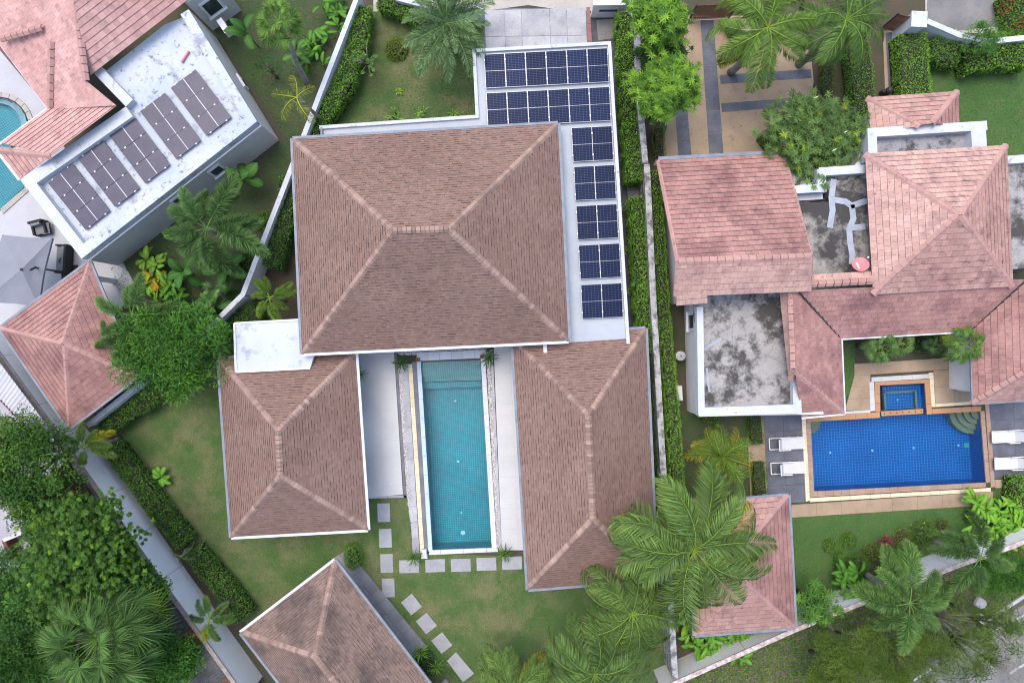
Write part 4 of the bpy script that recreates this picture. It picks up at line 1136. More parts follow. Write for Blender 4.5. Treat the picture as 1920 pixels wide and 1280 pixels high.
zq = ZL - .40 + .16
blocks = [[(364.3, 127.7), (432, 218), (388.4, 256.8), (322, 167.8)], [(306.7, 172.2), (374.7, 261.3), (332, 300.5), (264.8, 210.8)], [(247.3, 216.7), (317, 307.3), (273.8, 345.9), (207, 254.8)],
          [(190, 261.3), (259, 351.8), (218.8, 389.4), (149.4, 300)], [(131.5, 305.8), (203.8, 393.8), (163, 433), (93.5, 344.4)]]
POSN = ['upper', 'middle', 'lower']
for r, q in enumerate(blocks):
    for i, c4 in enumerate(split_quad(PW(q, zq), 3)):
        solar(c4, ZL - .40, pm2, f'dusty purple grey panel, {POSN[i]} of three in the {ORD[r]} block from the garden corner', 'dusty solar panels on the white roof', pwl, pll, tilt=.0)
def aircon(px, py, z, rz, label):
    c = W(px, py, z + .6); t = Thing('air_conditioner', label, 'air conditioner', (c.x, c.y, z))
    R = lambda x, y: Vector((c.x + x * math.cos(rz) - y * math.sin(rz), c.y + x * math.sin(rz) + y * math.cos(rz), 0))
    v, f = box((c.x, c.y, z + .05), .82, .32, .56, rz); t.add('casing', v, f, m_steelwhite)
    p = R(-.12, -.165); v, f = lathe((0, 0, 0), [(.0, .0), (.22, .0), (.22, .02), (.02, .03)], 16)
    m = Matrix.Translation(Vector((p.x, p.y, z + .33)) - t.loc) @ Matrix.Rotation(rz, 4, 'Z') @ Matrix.Rotation(math.pi / 2, 4, 'X')
    t.addm('fan_grille', make_mesh('fan_grille', v, f, m_darkmetal), matrix=m)
    for sx in (-.3, .3):
        p = R(sx, 0); v, f = box((p.x, p.y, z), .06, .34, .05, rz); t.add('foot', v, f, m_darkmetal)
    if z > .3:
        for sx in (-.3, .3):
            p, q = R(sx, .3), R(sx, -.16); v, f = bar((p.x, p.y, z - .03), (q.x, q.y, z - .03), .04, .03); t.add('bracket', v, f, m_darkmetal)
aircon(418, 48, 1.0, -.98 + math.pi, 'white air conditioner with round fan below the villa window')
aircon(448, 152, .4, -.98 + math.pi, 'white air conditioner standing in a dark recess by the grass strip')
t = Thing('pipe_piece', 'short pink pipe lying on the mouldy white flat roof', 'pipe', W(350, 105, 2.9))
v, f = tube([W(342, 115, 2.98), W(354, 96, 2.98)], [.06, .06], 8); t.add('tube', v, f, M('pink_plastic', (.55, .22, .22)))
v, f = tube([W(342, 115, 2.98), W(341, 117, 2.98)], [.075, .075], 8); t.add('collar', v, f, m_claycap)

# its garden shelter with a pink pyramid roof
def clay_pyramid(name, label, cat, eave, ze, r1, r2, zr, axis, mats, budget, gut=m_gutter, course=.30, width=.31):
    slopes, hips, rd, E4 = hip(eave, ze, r1, r2, zr, axis)
    c = sum(E4, Vector()) / 4; t = Thing(name, label, cat, (c.x, c.y, 0))
    for p in inset(E4, .5):
        v, f = box((p.x, p.y, 0), .25, .25, ze - .12); t.add('post', v, f, m_white)
    v, f = prism(inset(E4, .04), ze - .12, ze - .02); t.add('soffit', v, f, m_white)
    roof = t.add('roof', *prism(inset(E4, .02), ze - .019, ze - .012), m_clayunder)
    clay_roof(t, roof, slopes, mats, budget, course, width)
    for a, b in hips: ridge_caps(t, roof, a, b, m_claycap, wid=.16, step=.36, tone=.07)
    if (rd[0] - rd[1]).length > .3: ridge_caps(t, roof, *rd, m_claycap, wid=.16, step=.36, tone=.07, lift=.04)
    gutters(t, E4, gut, w=.12, h=.09)
    return t
clay_pyramid('garden_shelter', 'red pink pyramid roofed shelter beside the grey parasol', 'shelter', [(168, 491), (258, 706), (130, 803), (0, 615)], 2.6, (116, 644), (120, 646), 3.95, 'x', [m_clay_red, m_clay_red, m_clay_red, m_clay_red], 300)
clay_pyramid('garden_shelter', 'pink hipped pool shelter partly under the coconut palm fronds', 'shelter', [(1302, 943), (1478, 928), (1491, 1176), (1302, 1190)], 2.6, (1395, 1028), (1398, 1092), 4.25, 'y', [m_clay, m_clay_red, m_clay, m_clay], 300)  # east slope's shade painted in with the darker tile

# grey cantilever parasol
pc = W(18, 474, 2.9); t = Thing('parasol', 'large grey square cantilever parasol over the patio seats', 'parasol', W(70, 478))
cor = PW([(4, 440), (98, 446), (72, 575), (-34, 566)], 2.45); ap = W(40, 505, 3.05)
V = [ap]; F = []; NS = 8
for e in range(4):
    a, b = cor[e], cor[(e + 1) % 4]
    for k in range(NS): 
        q = k / NS; p = a.lerp(b, q); sag = math.sin(math.pi * q) * .10
        V.append(p + (ap - p).normalized() * sag * .6 - Vector((0, 0, -.02 * math.sin(math.pi * q))))
n8 = 4 * NS; mids = []
for k in range(n8):
    p = V[1 + k]; q = (k % NS) / NS
    mids.append(p.lerp(ap, .5) - Vector((0, 0, .06 * math.sin(math.pi * q))))
V += mids
for k in range(n8):
    j = (k + 1) % n8
    F += [(1 + k, 1 + j, 1 + n8 + j, 1 + n8 + k), (1 + n8 + k, 1 + n8 + j, 0)]
t.add('canopy', V, F, m_canvas, smooth=False)
Vv = [tuple(v) for v in V[1:1 + n8]] + [(v[0], v[1], v[2] - .14) for v in V[1:1 + n8]]
t.add('valance', Vv, [(k, (k + 1) % n8, n8 + (k + 1) % n8, n8 + k) for k in range(n8)], m_canvas)
for e in range(4):
    v, f = bar(ap - Vector((0, 0, .05)), cor[e] - Vector((0, 0, .05)), .025, .025); t.add('rib', v, f, m_darkmetal)
v, f = lathe(ap, [(.06, -.05), (.07, .03), (.02, .06)], 10); t.add('hub', v, f, m_darkmetal)
mast = W(132, 512, 0)
v, f = bar(ap + Vector((.6, -.1, .18)), Vector((mast.x, mast.y, 2.75)), .07, .09); t.add('arm', v, f, m_darkmetal)
v, f = tube([mast, mast + Vector((0, 0, 2.85))], [.05, .05], 8); t.add('mast', v, f, m_darkmetal)
v, f = box(mast, .9, .9, .08); t.add('base', v, f, m_darkmetal)
def chair(px, py, rz, label, wide=.75, kind='armchair'):
    c = W(px, py, .3); t = Thing(kind, label, 'chair' if wide < 1 else 'sofa', (c.x, c.y, 0))
    R = Matrix.Rotation(rz, 4, 'Z')
    def bx(name, x, y, z, sx, sy, sz, mat):
        v, f = box((x, y, z), sx, sy, sz); t.addm(name, make_mesh(name, v, f, mat), matrix=R)
    d = .75
    bx('seat_base', 0, 0, .08, wide, d, .24, m_black)
    bx('backrest', 0, d / 2 - .06, .32, wide, .12, .45, m_black)
    for s in (-1, 1): bx('armrest', s * (wide / 2 - .05), -.05, .32, .10, d - .14, .24, m_black)
    k = 1 if wide < 1 else 2
    for i in range(k):
        w2 = (wide - .22) / k
        bx('seat_cushion', -wide / 2 + .11 + w2 * (i + .5), -.05, .32, w2 - .02, d - .18, .12, m_cushion)
        bx('back_cushion', -wide / 2 + .11 + w2 * (i + .5), d / 2 - .2, .44, w2 - .04, .14, .30, m_cushion)
    for sx in (-1, 1):
        for sy in (-1, 1): bx('leg', sx * (wide / 2 - .06), sy * (d / 2 - .06), 0, .05, .05, .08, m_darkmetal)
    return t
chair(77, 428, .25, 'black wicker armchair with grey cushion above the parasol corner')
chair(120, 486, -1.62, 'black wicker sofa with grey cushions between parasol and villa', 1.6, 'sofa')
t = Thing('side_table', 'low dark side table beside the wicker armchair', 'table', W(92, 430))
v, f = box(W(94, 430, .0) + Vector((0, 0, .36)), .42, .62, .03, .15); t.add('top', v, f, m_cushion)
for dx, dy in ((-.17, -.26), (.17, -.26), (.17, .26), (-.17, .26)):
    p = W(94, 430, 0); v, f = box((p.x + dx, p.y + dy, 0), .03, .03, .36); t.add('leg', v, f, m_darkmetal)
t = Thing('throw_cushion', 'small dark diamond cushion lying on the wicker sofa', 'cushion', W(116, 490, .44))
v, f = lathe((0, 0, 0), [(.03, .02), (.20, .08), (.20, .10), (.03, .16)], 4); t.addm('cover', make_mesh('cover', v, f, m_black), matrix=Matrix.Rotation(.1, 4, 'Z') @ Matrix.Scale(.75, 4, (1, 0, 0)))
v, f = lathe((0, 0, .16), [(.03, 0), (.03, .01)], 8); t.addm('button', make_mesh('button', v, f, m_darkmetal))

# ------------------------------------------------------------------ pools
def basin_mesh(px, zr, depth, axis, inner_z=None):
    P = PW(px, zr); n = len(P)
    ar = sum(P[i].x * P[(i+1) % n].y - P[(i+1) % n].x * P[i].y for i in range(n))
    if ar < 0: P.reverse()
    V = [tuple(p) for p in P] + [(p.x, p.y, zr - depth) for p in P]
    tris = tessellate_polygon([[Vector((p.x, p.y, 0)) for p in P]])
    F = [(i, n + i, n + (i + 1) % n, (i + 1) % n) for i in range(n)]
    for a, b, c in tris:
        nz = (P[b] - P[a]).cross(P[c] - P[a]).z
        F.append((n + a, n + b, n + c) if nz > 0 else (n + a, n + c, n + b))
    return P, V, F, n
def uv_metres(me, axis):
    u = Vector((axis[0], axis[1], 0)).normalized(); v = Vector((-u.y, u.x, 0))
    uv = me.uv_layers.new(name='UVMap')
    for poly in me.polygons:
        nz = abs(poly.normal.z)
        for li in poly.loop_indices:
            co = me.vertices[me.loops[li].vertex_index].co
            if nz > .5: uv.data[li].uv = (co.dot(u), co.dot(v))
            else:
                t_ = Vector((0, 0, 1)).cross(poly.normal).normalized(); uv.data[li].uv = (co.dot(t_), co.z)
def pool(name, label, px, zr, depth, tilemat, watermat, axis, water_drop=.07):
    P, V, F, n = basin_mesh(px, zr, depth, axis)
    c = sum(P, Vector()) / n; t = Thing(name, label, 'pool', (c.x, c.y, 0))
    o = t.add('basin', V, F, tilemat); uv_metres(o.data, axis)
    tris = tessellate_polygon([[Vector((p.x, p.y, 0)) for p in P]]); WV = [(p.x, p.y, zr - water_drop) for p in P]
    WF = []
    for a, b, d in tris:
        nz = (P[b] - P[a]).cross(P[d] - P[a]).z; WF.append((a, b, d) if nz > 0 else (a, d, b))
    t.add('water', WV, WF, watermat)
    return t
def step_block(t, px, z0, z1, mat, axis, name='step'):
    v, f = prism(PW(px, z1), z0, z1); o = t.add(name, v, f, mat); uv_metres(o.data, axis)
def dot(t, px, py, z, r, mat, name='pool_light'):
    v, f = lathe(W(px, py, z), [(r, 0), (r, .02), (r * .6, .03)], 12); t.add(name, v, f, mat)
m_lens = M('pool_light_lens', (.75, .85, .85), None, rough=.3)
AX = (1.0, .05)
zr = .10
mp = pool('swimming_pool', 'long turquoise mosaic pool between the two brown pavilions', [(789, 677), (901, 673), (922, 1027), (811, 1031)], zr, 1.85, m_tile_turq, m_water, AX)
step_block(mp, [(790, 690), (901.5, 686), (902.5, 702), (790.5, 706)], -1.7, -.36, m_tile_step, AX)
step_block(mp, [(789.5, 679), (901, 674.5), (902, 698), (790, 702)], -1.7, -.32, m_tile_step, AX)
step_block(mp, [(790, 703), (902, 699), (903, 712), (791, 716)], -1.7, -.66, m_tile_step, AX)
step_block(mp, [(791, 717), (903, 713), (904, 724), (792, 728)], -1.7, -1.0, m_tile_turq, AX)
for p in ((855, 750), (860, 862), (869, 994)): dot(mp, p[0], p[1], -1.75, .07 if p[1] < 900 else .13, m_lens)
dot(mp, 866, 957, -1.75, .05, m_lens)
def coping(t, q, z, n, mat, name='coping_slab', thick=.12, along_u=False):
    quad_grid(t.o, t, name, PW(q, z), z, n if along_u else 1, 1 if along_u else n, .012, thick, mat)
m_copew = M('pale_coping', (.56, .58, .61), (.52, .54, .57), scale=1.4, fine=.08, rnd=.07, stains=(((.36, .37, .40), 2, .58, .7, .5),))
coping(mp, [(901, 672), (910, 672), (932, 1033), (922, 1028)], zr + .01, 14, m_copew)
coping(mp, [(781, 661), (912, 656), (911, 671), (781, 677)], zr + .012, 6, m_copew, along_u=True)
coping(mp, [(805, 1031), (933, 1026), (934, 1034), (804, 1040)], zr + .012, 6, m_copew, along_u=True)
# overflow edge on the west side
m_edge = M('overflow_edge', (.40, .50, .60), (.46, .55, .63), scale=2, fine=.06)
coping(mp, [(781, 678), (789, 677), (811, 1031), (803, 1033)], zr + .002, 10, m_edge)
sheet('overflow_channel', [(773, 678), (782, 678), (804, 1033), (795, 1036)], .012, m_darkstone)
ct = slab_structure('pool_terrace')
quad_grid(ct, None, 'cream_slab', PW([(765, 682), (773, 681), (796, 1034), (788, 1036)]), .05, 1, 22, .012, .05, m_cream)
quad_grid(ct, None, 'grey_slab', PW([(752, 682), (765, 682), (787, 1036), (774, 1040)]), .045, 1, 12, .012, .045, m_greystone)
def pebble_strip(name, px, n, r, mat, z=.01):
    P = PW(px, z); q = poly_random(P, n)
    oct_v = np.array([(1, 0, 0), (-.9, .1, 0), (.1, 1, 0), (0, -1, .1), (0, .1, .7), (0, 0, -.3)]); oct_t = np.array([(0, 2, 4), (2, 1, 4), (1, 3, 4), (3, 0, 4)])
    a = nrg.uniform(0, 6.28, n); s = r * nrg.uniform(.6, 1.3, n)
    ca, sa = np.cos(a), np.sin(a)
    X = (oct_v[None, :, 0] * ca[:, None] - oct_v[None, :, 1] * sa[:, None]) * s[:, None] + q[:, 0, None]
    Y = (oct_v[None, :, 0] * sa[:, None] + oct_v[None, :, 1] * ca[:, None]) * s[:, None] + q[:, 1, None]
    Z = oct_v[None, :, 2] * s[:, None] * .8 + z
    V = np.stack([X, Y, Z], 2).reshape(-1, 3); T = (np.arange(n)[:, None, None] * 6 + oct_t[None]).reshape(-1, 3)
    o = link(name, fast_mesh(name, V, T, mat, np.repeat(np.ones((n, 3)) * nrg.uniform(.55, 1.5, (n, 1)), 6, axis=0))); o['kind'] = 'stuff'
for px in ([(744, 684), (752, 684), (774, 1038), (768, 930)], [(744, 660), (912, 652), (912, 658), (752, 666)], [(911, 658), (918, 658), (939, 1022), (932, 1030)]):
    sheet('pebble_bed', px, .010, M('pebble_bed', (.36, .34, .32), (.26, .25, .24), scale=8))
pebble_strip('pebbles', [(745, 684), (752, 684), (773, 1000), (763, 930)], 1700, .045, m_pebble, .02)
pebble_strip('pebbles', [(744, 660), (912, 652), (912, 658), (752, 666)], 900, .04, m_pebble, .02)
pebble_strip('pebbles', [(911, 660), (918, 658), (939, 1022), (932, 1030)], 1500, .04, m_pebble, .02)
dk = slab_structure('pool_deck')
quad_grid(dk, None, 'deck_tile', PW([(640, 640), (738, 640), (756, 926), (650, 934)]), .09, 3, 16, .003, .09, m_deck)
quad_grid(dk, None, 'deck_tile', PW([(925, 640), (985, 640), (1005, 1030), (941, 1030)]), .09, 2, 20, .003, .09, m_deck)
quad_grid(dk, None, 'deck_tile', PW([(742, 630), (922, 630), (922, 648), (742, 652)]), .09, 6, 1, .008, .09, m_deck)
quad_grid(dk, None, 'edge_slab', PW([(739, 652), (744, 652), (763, 932), (757, 932)]), .07, 1, 12, .01, .07, m_darkstone)
quad_grid(dk, None, 'edge_slab', PW([(919, 655), (924, 655), (941, 1032), (936, 1032)]), .07, 1, 14, .01, .07, m_greystone)
quad_grid(dk, None, 'edge_slab', PW([(690, 929), (763, 927), (763, 932), (690, 934)]), .07, 4, 1, .01, .07, m_greystone)
quad_grid(dk, None, 'edge_slab', PW([(742, 653), (920, 648), (920, 653), (742, 660)]), .07, 8, 1, .01, .07, m_darkstone)
# stone block at the pool corner
t = Thing('pool_corner_block', 'small white stone block at the near end of the overflow channel', 'stone block', W(796, 1040))
v, f = box(W(796, 1035, .1), .26, .42, .2, .05); t.add('block', v, f, m_copew)
v, f = box(W(796, 1042, .1), .34, .22, .1, .05); t.add('plinth', v, f, m_copew)

# stepping stones
def stone(q, label):
    P = PW(q, .03); c = sum(P, Vector()) / 4
    o = link('stepping_stone', None); 
    v, f = prism([p - c for p in P], -.03, .03)
    o2 = bpy.data.objects.new('stepping_stone', make_mesh('stepping_stone', v, f, m_stone)); bpy.data.objects.remove(o); C.objects.link(o2)
    o2.location = (c.x, c.y, .005); o2['label'] = label; o2['category'] = 'paving stone'; o2['kind'] = 'thing'; o2['group'] = 'stepping stones in the lawn'
def rect(cx, cy, w, h, a=0.0):
    co, si = math.cos(a), math.sin(a)
    return [(cx + x * co - y * si, cy + x * si + y * co) for x, y in ((-w/2, -h/2), (w/2, -h/2), (w/2, h/2), (-w/2, h/2))]
for i, (x, y) in enumerate(((719.5, 960.5), (722.5, 1008.5), (725, 1055.5), (728, 1101.5))):
    stone(rect(x, y, 23.5, 35, -.035), f'grey upright stepping stone, {ORD[i]} down from the deck beside the pool')
for i, (x, y) in enumerate(((767, 1061.5), (816, 1060), (864, 1059), (912, 1057), (960, 1055))):
    stone(rect(x, y, 37, 24, -.03), f'pale stepping stone, {ORD[i]} along the lower pool end from the pavilion side')
for i, (x, y) in enumerate(((771.5, 1132.5), (799.5, 1168), (828.5, 1204.5))):
    stone(rect(x, y, 26, 31, -.67 ), f'tilted stepping stone, {ORD[i]} of the diagonal line beside the stained pavilion')
stone([(838, 1238), (855, 1222), (889, 1262), (868, 1278)], 'large tilted stepping stone at the lower end of the diagonal line')
stone([(820, 1285), (836, 1272), (850, 1290), (836, 1300)], 'last stepping stone cut by the picture edge beside the pavilion roof')
tr = slab_structure('pavilion_terrace')
quad_grid(tr, None, 'terrace_slab', PW([(622, 1048), (651, 1029), (800, 1210), (766, 1238)]), .06, 2, 10, .012, .06, M('dark_terrace', (.20, .20, .215), (.26, .26, .27), scale=1, rnd=.08))

# potted and bedded small palms round the main pool
def spiky(px, py, r, label, n=34, col=(.8, .9, .7), pot=False, z=.1):
    return leaf_plant(px, py, n, r, label, name='spiky_plant', col=col, wide=.075, z=z, zc=.35, tilt=(-.9, .35), ratio=(.75, -.55))
spiky(753, 682, 20, 'spiky green plant at the upper corner of the pebble strip'); spiky(917, 671, 19, 'spiky green plant by the shallow pool corner near the deck')
spiky(776, 1043, 19, 'spiky green plant at the lower end of the cream pool edge'); spiky(947, 1037, 19, 'spiky flowering plant at the lower deck corner of the pool', col=(1.0, .95, .6))
spiky(676, 702, 17, 'pale spiky plant half hidden under the pavilion eave', col=(1.5, 1.4, .7), n=22)
for px, py, lab in ((784, 674, 'round terracotta pot at the overflow channel corner'), (904, 668, 'round terracotta pot beside the spiky plant near the deck')):
    c = W(px, py, .12); t = Thing('plant_pot', lab, 'pot', (c.x, c.y, .1))
    v, f = lathe((c.x, c.y, .1), [(.05, 0), (.10, .06), (.125, .18), (.11, .26), (.085, .30)], 16); t.add('body', v, f, m_pot, smooth=True)
    v, f = lathe((c.x, c.y, .4), [(.085, -.01), (.10, .0), (.10, .03), (.06, .03), (.055, .0)], 16); t.add('rim', v, f, m_pot)
    v, f = lathe((c.x, c.y, .4), [(.05, .005), (.05, .012)], 12); t.add('soil', v, f, m_soil)

# west neighbour's pool
wp = pool('swimming_pool', 'turquoise curved pool cut by the picture edge at the pink villa', POOL_WEST, .05, 1.0, m_tile_turq, m_water, (1, .65))
arc = lambda cx, cy, r, a0, a1, n: [(cx + r * math.cos(a0 + (a1 - a0) * i / n), cy + r * math.sin(a0 + (a1 - a0) * i / n)) for i in range(n + 1)]
for i in range(9):
    a0, a1 = -1.75 + i * .255, -1.75 + (i + 1) * .255 - .01
    quad_grid(wp.o, wp, 'coping_slab', PW([*arc(-2, 238, 56, a0, a1, 1), *arc(-2, 238, 65, a1, a0, 1)], .06), .07, 1, 1, .01, .08, m_street)
for i in range(7):
    a0, a1 = -1.6 + i * .3, -1.6 + (i + 1) * .3
    quad_grid(wp.o, wp, 'bench', PW([*arc(-2, 238, 44, a0, a1, 1), *arc(-2, 238, 55, a1, a0, 1)], -.3), -.30, 1, 1, .0, .6, m_copew)
coping(wp, [(22, 300), (47, 351), (55, 345), (30, 296)], .07, 4, m_street)
coping(wp, [(47, 351), (0, 392), (5, 401), (55, 356)], .072, 4, m_street)

# blue pool on the east side
bp = pool('swimming_pool', 'deep blue mosaic pool with small spa and terracotta coping', POOL_BLUE, .06, 1.6, m_tile_blue, m_water_blue, (1.0, .055))
AB = (1.0, .055)
def steps_corner(cx, cy, a0, a1, radii, sx):
    for k, r in enumerate(radii):
        v, f = prism(PW([(cx, cy)] + arc(cx, cy, r, a0, a1, 10), 0), -1.5 , -.16 - .25 * k)
        bp.add('step', v, f, M('sandy_step', (.50, .38, .19), (.44, .33, .17), scale=3) if not k else bpy.data.materials['sandy_step'])
steps_corner(1521, 791, -.06, 1.63, (10, 18, 26), 1)
steps_corner(1837, 772, 1.5, 3.2, (14, 24, 34, 44), -1)
step_block(bp, [(1652, 724), (1733, 719), (1736, 768), (1653, 772)], -1.19, -.55, m_tile_blue, AB, 'spa_floor')
for q in ([(1656, 735), (1716, 731), (1716.5, 734), (1656.5, 738)], [(1656, 735), (1659, 735), (1661, 770), (1658, 770)], [(1714, 732), (1717, 732), (1719, 767), (1716, 767)]):
    v, f = prism(PW(q, -.25), -.6, -.28); bp.add('spa_bench', v, f, bpy.data.materials['sandy_step'])
v, f = prism(PW([(1652, 771), (1731, 766), (1731, 775), (1653, 780)], .05), -1.15, .05); dvd = bp.add('spa_divider', v, f, m_terracotta)
for i in range(7):
    dot(bp, 1658 + i * 11.6, 775 - i * .75, .05, .035, m_darkmetal, 'jet')
for p in ((1550, 846), (1628, 842), (1704, 837), (1787, 832)): dot(bp, *p, -1.54, .06, m_lens)
dot(bp, 1680, 749, -.53, .05, m_lens)
v, f = box(W(1802, 832, -1.54), .28, .26, .02, .05); bp.add('drain', v, f, M('drain_grate', (.16, .55, .45), None))
coping(bp, [(1512, 779), (1650, 772), (1650, 783), (1512, 791)], .075, 6, m_terracotta, along_u=True)
coping(bp, [(1640, 716), (1744, 710), (1744, 718), (1640, 723)], .076, 5, m_terracotta, along_u=True)
coping(bp, [(1640, 723), (1650, 722), (1651, 772), (1641, 772)], .074, 3, m_terracotta)
coping(bp, [(1734, 718), (1744, 718), (1748, 776), (1738, 777)], .077, 3, m_terracotta)
coping(bp, [(1748, 766), (1840, 761), (1840, 771), (1748, 776)], .078, 5, m_terracotta, along_u=True)
coping(bp, [(1511, 791), (1520, 790), (1527, 921), (1518, 922)], .073, 11, m_brickcope)
coping(bp, [(1518, 921), (1849, 904), (1849, 913), (1518, 932)], .072, 22, m_brickcope, along_u=True)
coping(bp, [(1838, 770), (1846, 770), (1857, 904), (1849, 905)], .074, 10, m_brickcope)
pd = slab_structure('east_pool_deck')
def deckq(name, q, z, nu, nv, mat): quad_grid(pd, None, name, PW(q, z), z, nu, nv, .010, z, mat)
deckq('slate_slab', [(1432, 776), (1503, 772), (1511, 941), (1440, 945)], .05, 2, 5, m_slate)
deckq('slate_slab', [(1855, 752), (1990, 745), (1995, 890), (1862, 897)], .05, 3, 4, m_slate)
deckq('cream_slab', [(1503, 780), (1511, 780), (1519, 938), (1511, 940)], .055, 1, 10, m_cream)
deckq('cream_slab', [(1519, 933), (1858, 914), (1858, 921), (1519, 941)], .055, 18, 1, m_cream)
deckq('brick_slab', [(1847, 757), (1855, 757), (1866, 912), (1858, 914)], .055, 1, 10, m_brickcope)
deckq('tan_slab', [(1484, 946), (1862, 921), (1862, 946), (1484, 970)], .045, 8, 1, m_tan)
deckq('tan_slab', [(1866, 899), (1990, 892), (1990, 908), (1866, 915)], .045, 3, 1, m_tan)
deckq('tan_slab', [(1602, 682), (1820, 668), (1820, 690), (1602, 704)], .045, 5, 1, m_tan)
deckq('tan_slab', [(1602, 704), (1632, 702), (1632, 768), (1584, 770)], .045, 1, 3, m_tan)
deckq('tan_slab', [(1750, 695), (1824, 690), (1826, 752), (1754, 757)], .045, 2, 2, m_tan)
deckq('pale_slab', [(1634, 707), (1750, 700), (1750, 709), (1634, 716)], .05, 6, 1, m_deck)
deckq('pale_slab', [(1630, 716), (1639, 715), (1641, 770), (1632, 771)], .05, 1, 4, m_deck)
deckq('pale_slab', [(1584, 771), (1632, 768), (1632, 774), (1584, 778)], .05, 3, 1, m_deck)
deckq('cream_slab', [(1742, 698), (1750, 698), (1754, 763), (1746, 763)], .055, 1, 5, m_cream)
deckq('cream_slab', [(1754, 757), (1826, 752), (1826, 758), (1754, 763)], .05, 4, 1, m_cream)
deckq('grey_slab', [(1780, 672), (1816, 670), (1819, 722), (1783, 725)], .06, 1, 2, m_greystone)
sheet('deck_bed', [(1400, 778), (1436, 776), (1444, 950), (1408, 950)], .012, m_tan)

# sun loungers
def lounger(cx, cy, flip, label):
    c = W(cx, cy, .35); t = Thing('sun_lounger', label, 'sun lounger', (c.x, c.y, .05), 'white sun loungers on slate decks')
    R = Matrix.Rotation(.045 + (math.pi if flip else 0), 4, 'Z')
    def put(name, vf, mat): t.addm(name, make_mesh(name, *vf, mat), matrix=R)
    L, w = 1.92, .62
    for s in (-1, 1): put('side_rail', bar((-L/2, s * w/2, .26), (L/2, s * w/2, .26), .045, .05), m_steelwhite)
    for x in (-L/2, L/2): put('end_rail', bar((x, -w/2, .262), (x, w/2, .262), .045, .05), m_steelwhite)
    for x in (-.72, .72):
        for s in (-1, 1): put('leg', bar((x, s * w/2, 0), (x, s * w/2, .26), .04, .04, up=Vector((1, 0, 0))), m_steelwhite)
    put('seat_sling', bar((-.30, 0, .31), (L/2 - .02, 0, .31), w - .06, .025), m_towel)
    a = 1.05
    put('backrest', bar((-.31, 0, .32), (-.31 - .62 * math.cos(a), 0, .32 + .62 * math.sin(a)), w - .06, .03), m_towel)
    put('headrest', bar((-.33 - .62 * math.cos(a), 0, .33 + .60 * math.sin(a)), (-.33 - .66 * math.cos(a), 0, .33 + .64 * math.sin(a)), w, .05), m_steelwhite)
    for s in (-1, 1): put('armrest', bar((-.45, s * (w/2 + .04), .48), (.15, s * (w/2 + .04), .48), .05, .03), m_steelwhite)
    for s in (-1, 1): put('arm_post', bar((.10, s * (w/2 + .04), .28), (.10, s * (w/2 + .04), .48), .03, .03, up=Vector((1, 0, 0))), m_steelwhite)
lounger(1475, 831, False, 'white sun lounger on the slate deck nearer the mouldy flat roof')
lounger(1478, 877, False, 'white sun lounger on the slate deck nearer the pink shelter')
lounger(1893, 818, True, 'white sun lounger cut by the picture edge, upper of two beyond the pool')
lounger(1898, 868, True, 'white sun lounger cut by the picture edge, lower of two beyond the pool')
t = Thing('pool_shower', 'white square shower post with cream arm beside the spa terrace', 'shower', W(1803, 722))
v, f = ring(PW(rect(1801, 724, 17, 16, .05)), PW(rect(1801, 724, 12, 11, .05)), .06, .5); t.add('basin_rim', v, f, m_steelwhite)
v, f = prism(PW(rect(1801, 724, 11.5, 10.5, .05)), .06, .2); t.add('basin_floor', v, f, m_greystone)
v, f = bar(W(1806, 724, .5), W(1822, 725, .5), .28, .1, lift=.02); t.add('arm', v, f, m_cream)

# ------------------------------------------------------------------ right neighbour: pink tiled villa with courtyard
rh = Thing('villa', 'sprawling pink tiled villa with mouldy flat roofs around the spa courtyard', 'house', W(1600, 500))
def walls(px, z, d, name='wall', mat=m_white, zb=0.0):
    v, f = prism(inset(PW(px, z), d), zb, z - .1); return rh.add(name, v, f, mat)
rroof = rh.add('roof', *prism(inset(PW([(1622, 288), (1888, 272), (1900, 537), (1637, 552)], 4.4), .05), 4.24, 4.36), m_clayunder)
# gabled west wing
aN0, aN1, aR0, aR1 = W(1235, 300, 2.8), W(1471, 287, 2.8), W(1272, 490, 5.8), W(1522, 480, 5.8)
aS0, aS1 = W(1268, 556, 4.85), W(1519, 546, 4.85)
sl = [[aN0, aN1, aR1, aR0], [aS1, aS0, aR0, aR1], [W(1326, 568, 4.66), W(1268, 573, 4.66), W(1269, 553, 4.9), W(1326, 550, 4.9)]]
mt = [m_clay_red, m_clay_pale, m_clay_pale]
# pyramid roof
bs, bh, brd, bE = hip([(1622, 288), (1888, 272), (1900, 537), (1637, 552)], 4.4, (1797, 402), (1803, 403), 6.25, 'x')
sl += bs; mt += [m_clay_pale, m_clay, m_clay, m_clay_pale]  # slope light painted in: paler tile north and west, darker east and south
# courtyard wings
gA, gB, gC = W(1577, 635, 2.7), W(1583, 775, 2.7), W(1819, 621, 2.7); gD = W(1823, 757, 2.7)
rW0, rW1 = W(1484, 545, 4.5), W(1490, 692, 4.5); nT0, nT1 = W(1497, 545, 4.45), W(1925, 524, 4.45)
eA = W(1938, 690, 4.6)
sl += [[gA, gC, nT1, nT0], [gB, gA, W(1497, 545, 4.45), rW0, rW1], [W(1503, 782, 2.7), gB, rW1], [W(1462, 545, 3.75), W(1480, 718, 3.75), rW1, rW0],
       [gC, gD, eA, nT1], [gD, W(1975, 747, 2.7), eA], [W(1640, 508, 4.2), W(1518, 515, 4.2), W(1519, 533, 4.5), W(1642, 527, 4.5)]]
mt += [m_clay_red, m_clay_red, m_clay_red, m_clay_pale, m_clay_red, m_clay, m_clay_pale]
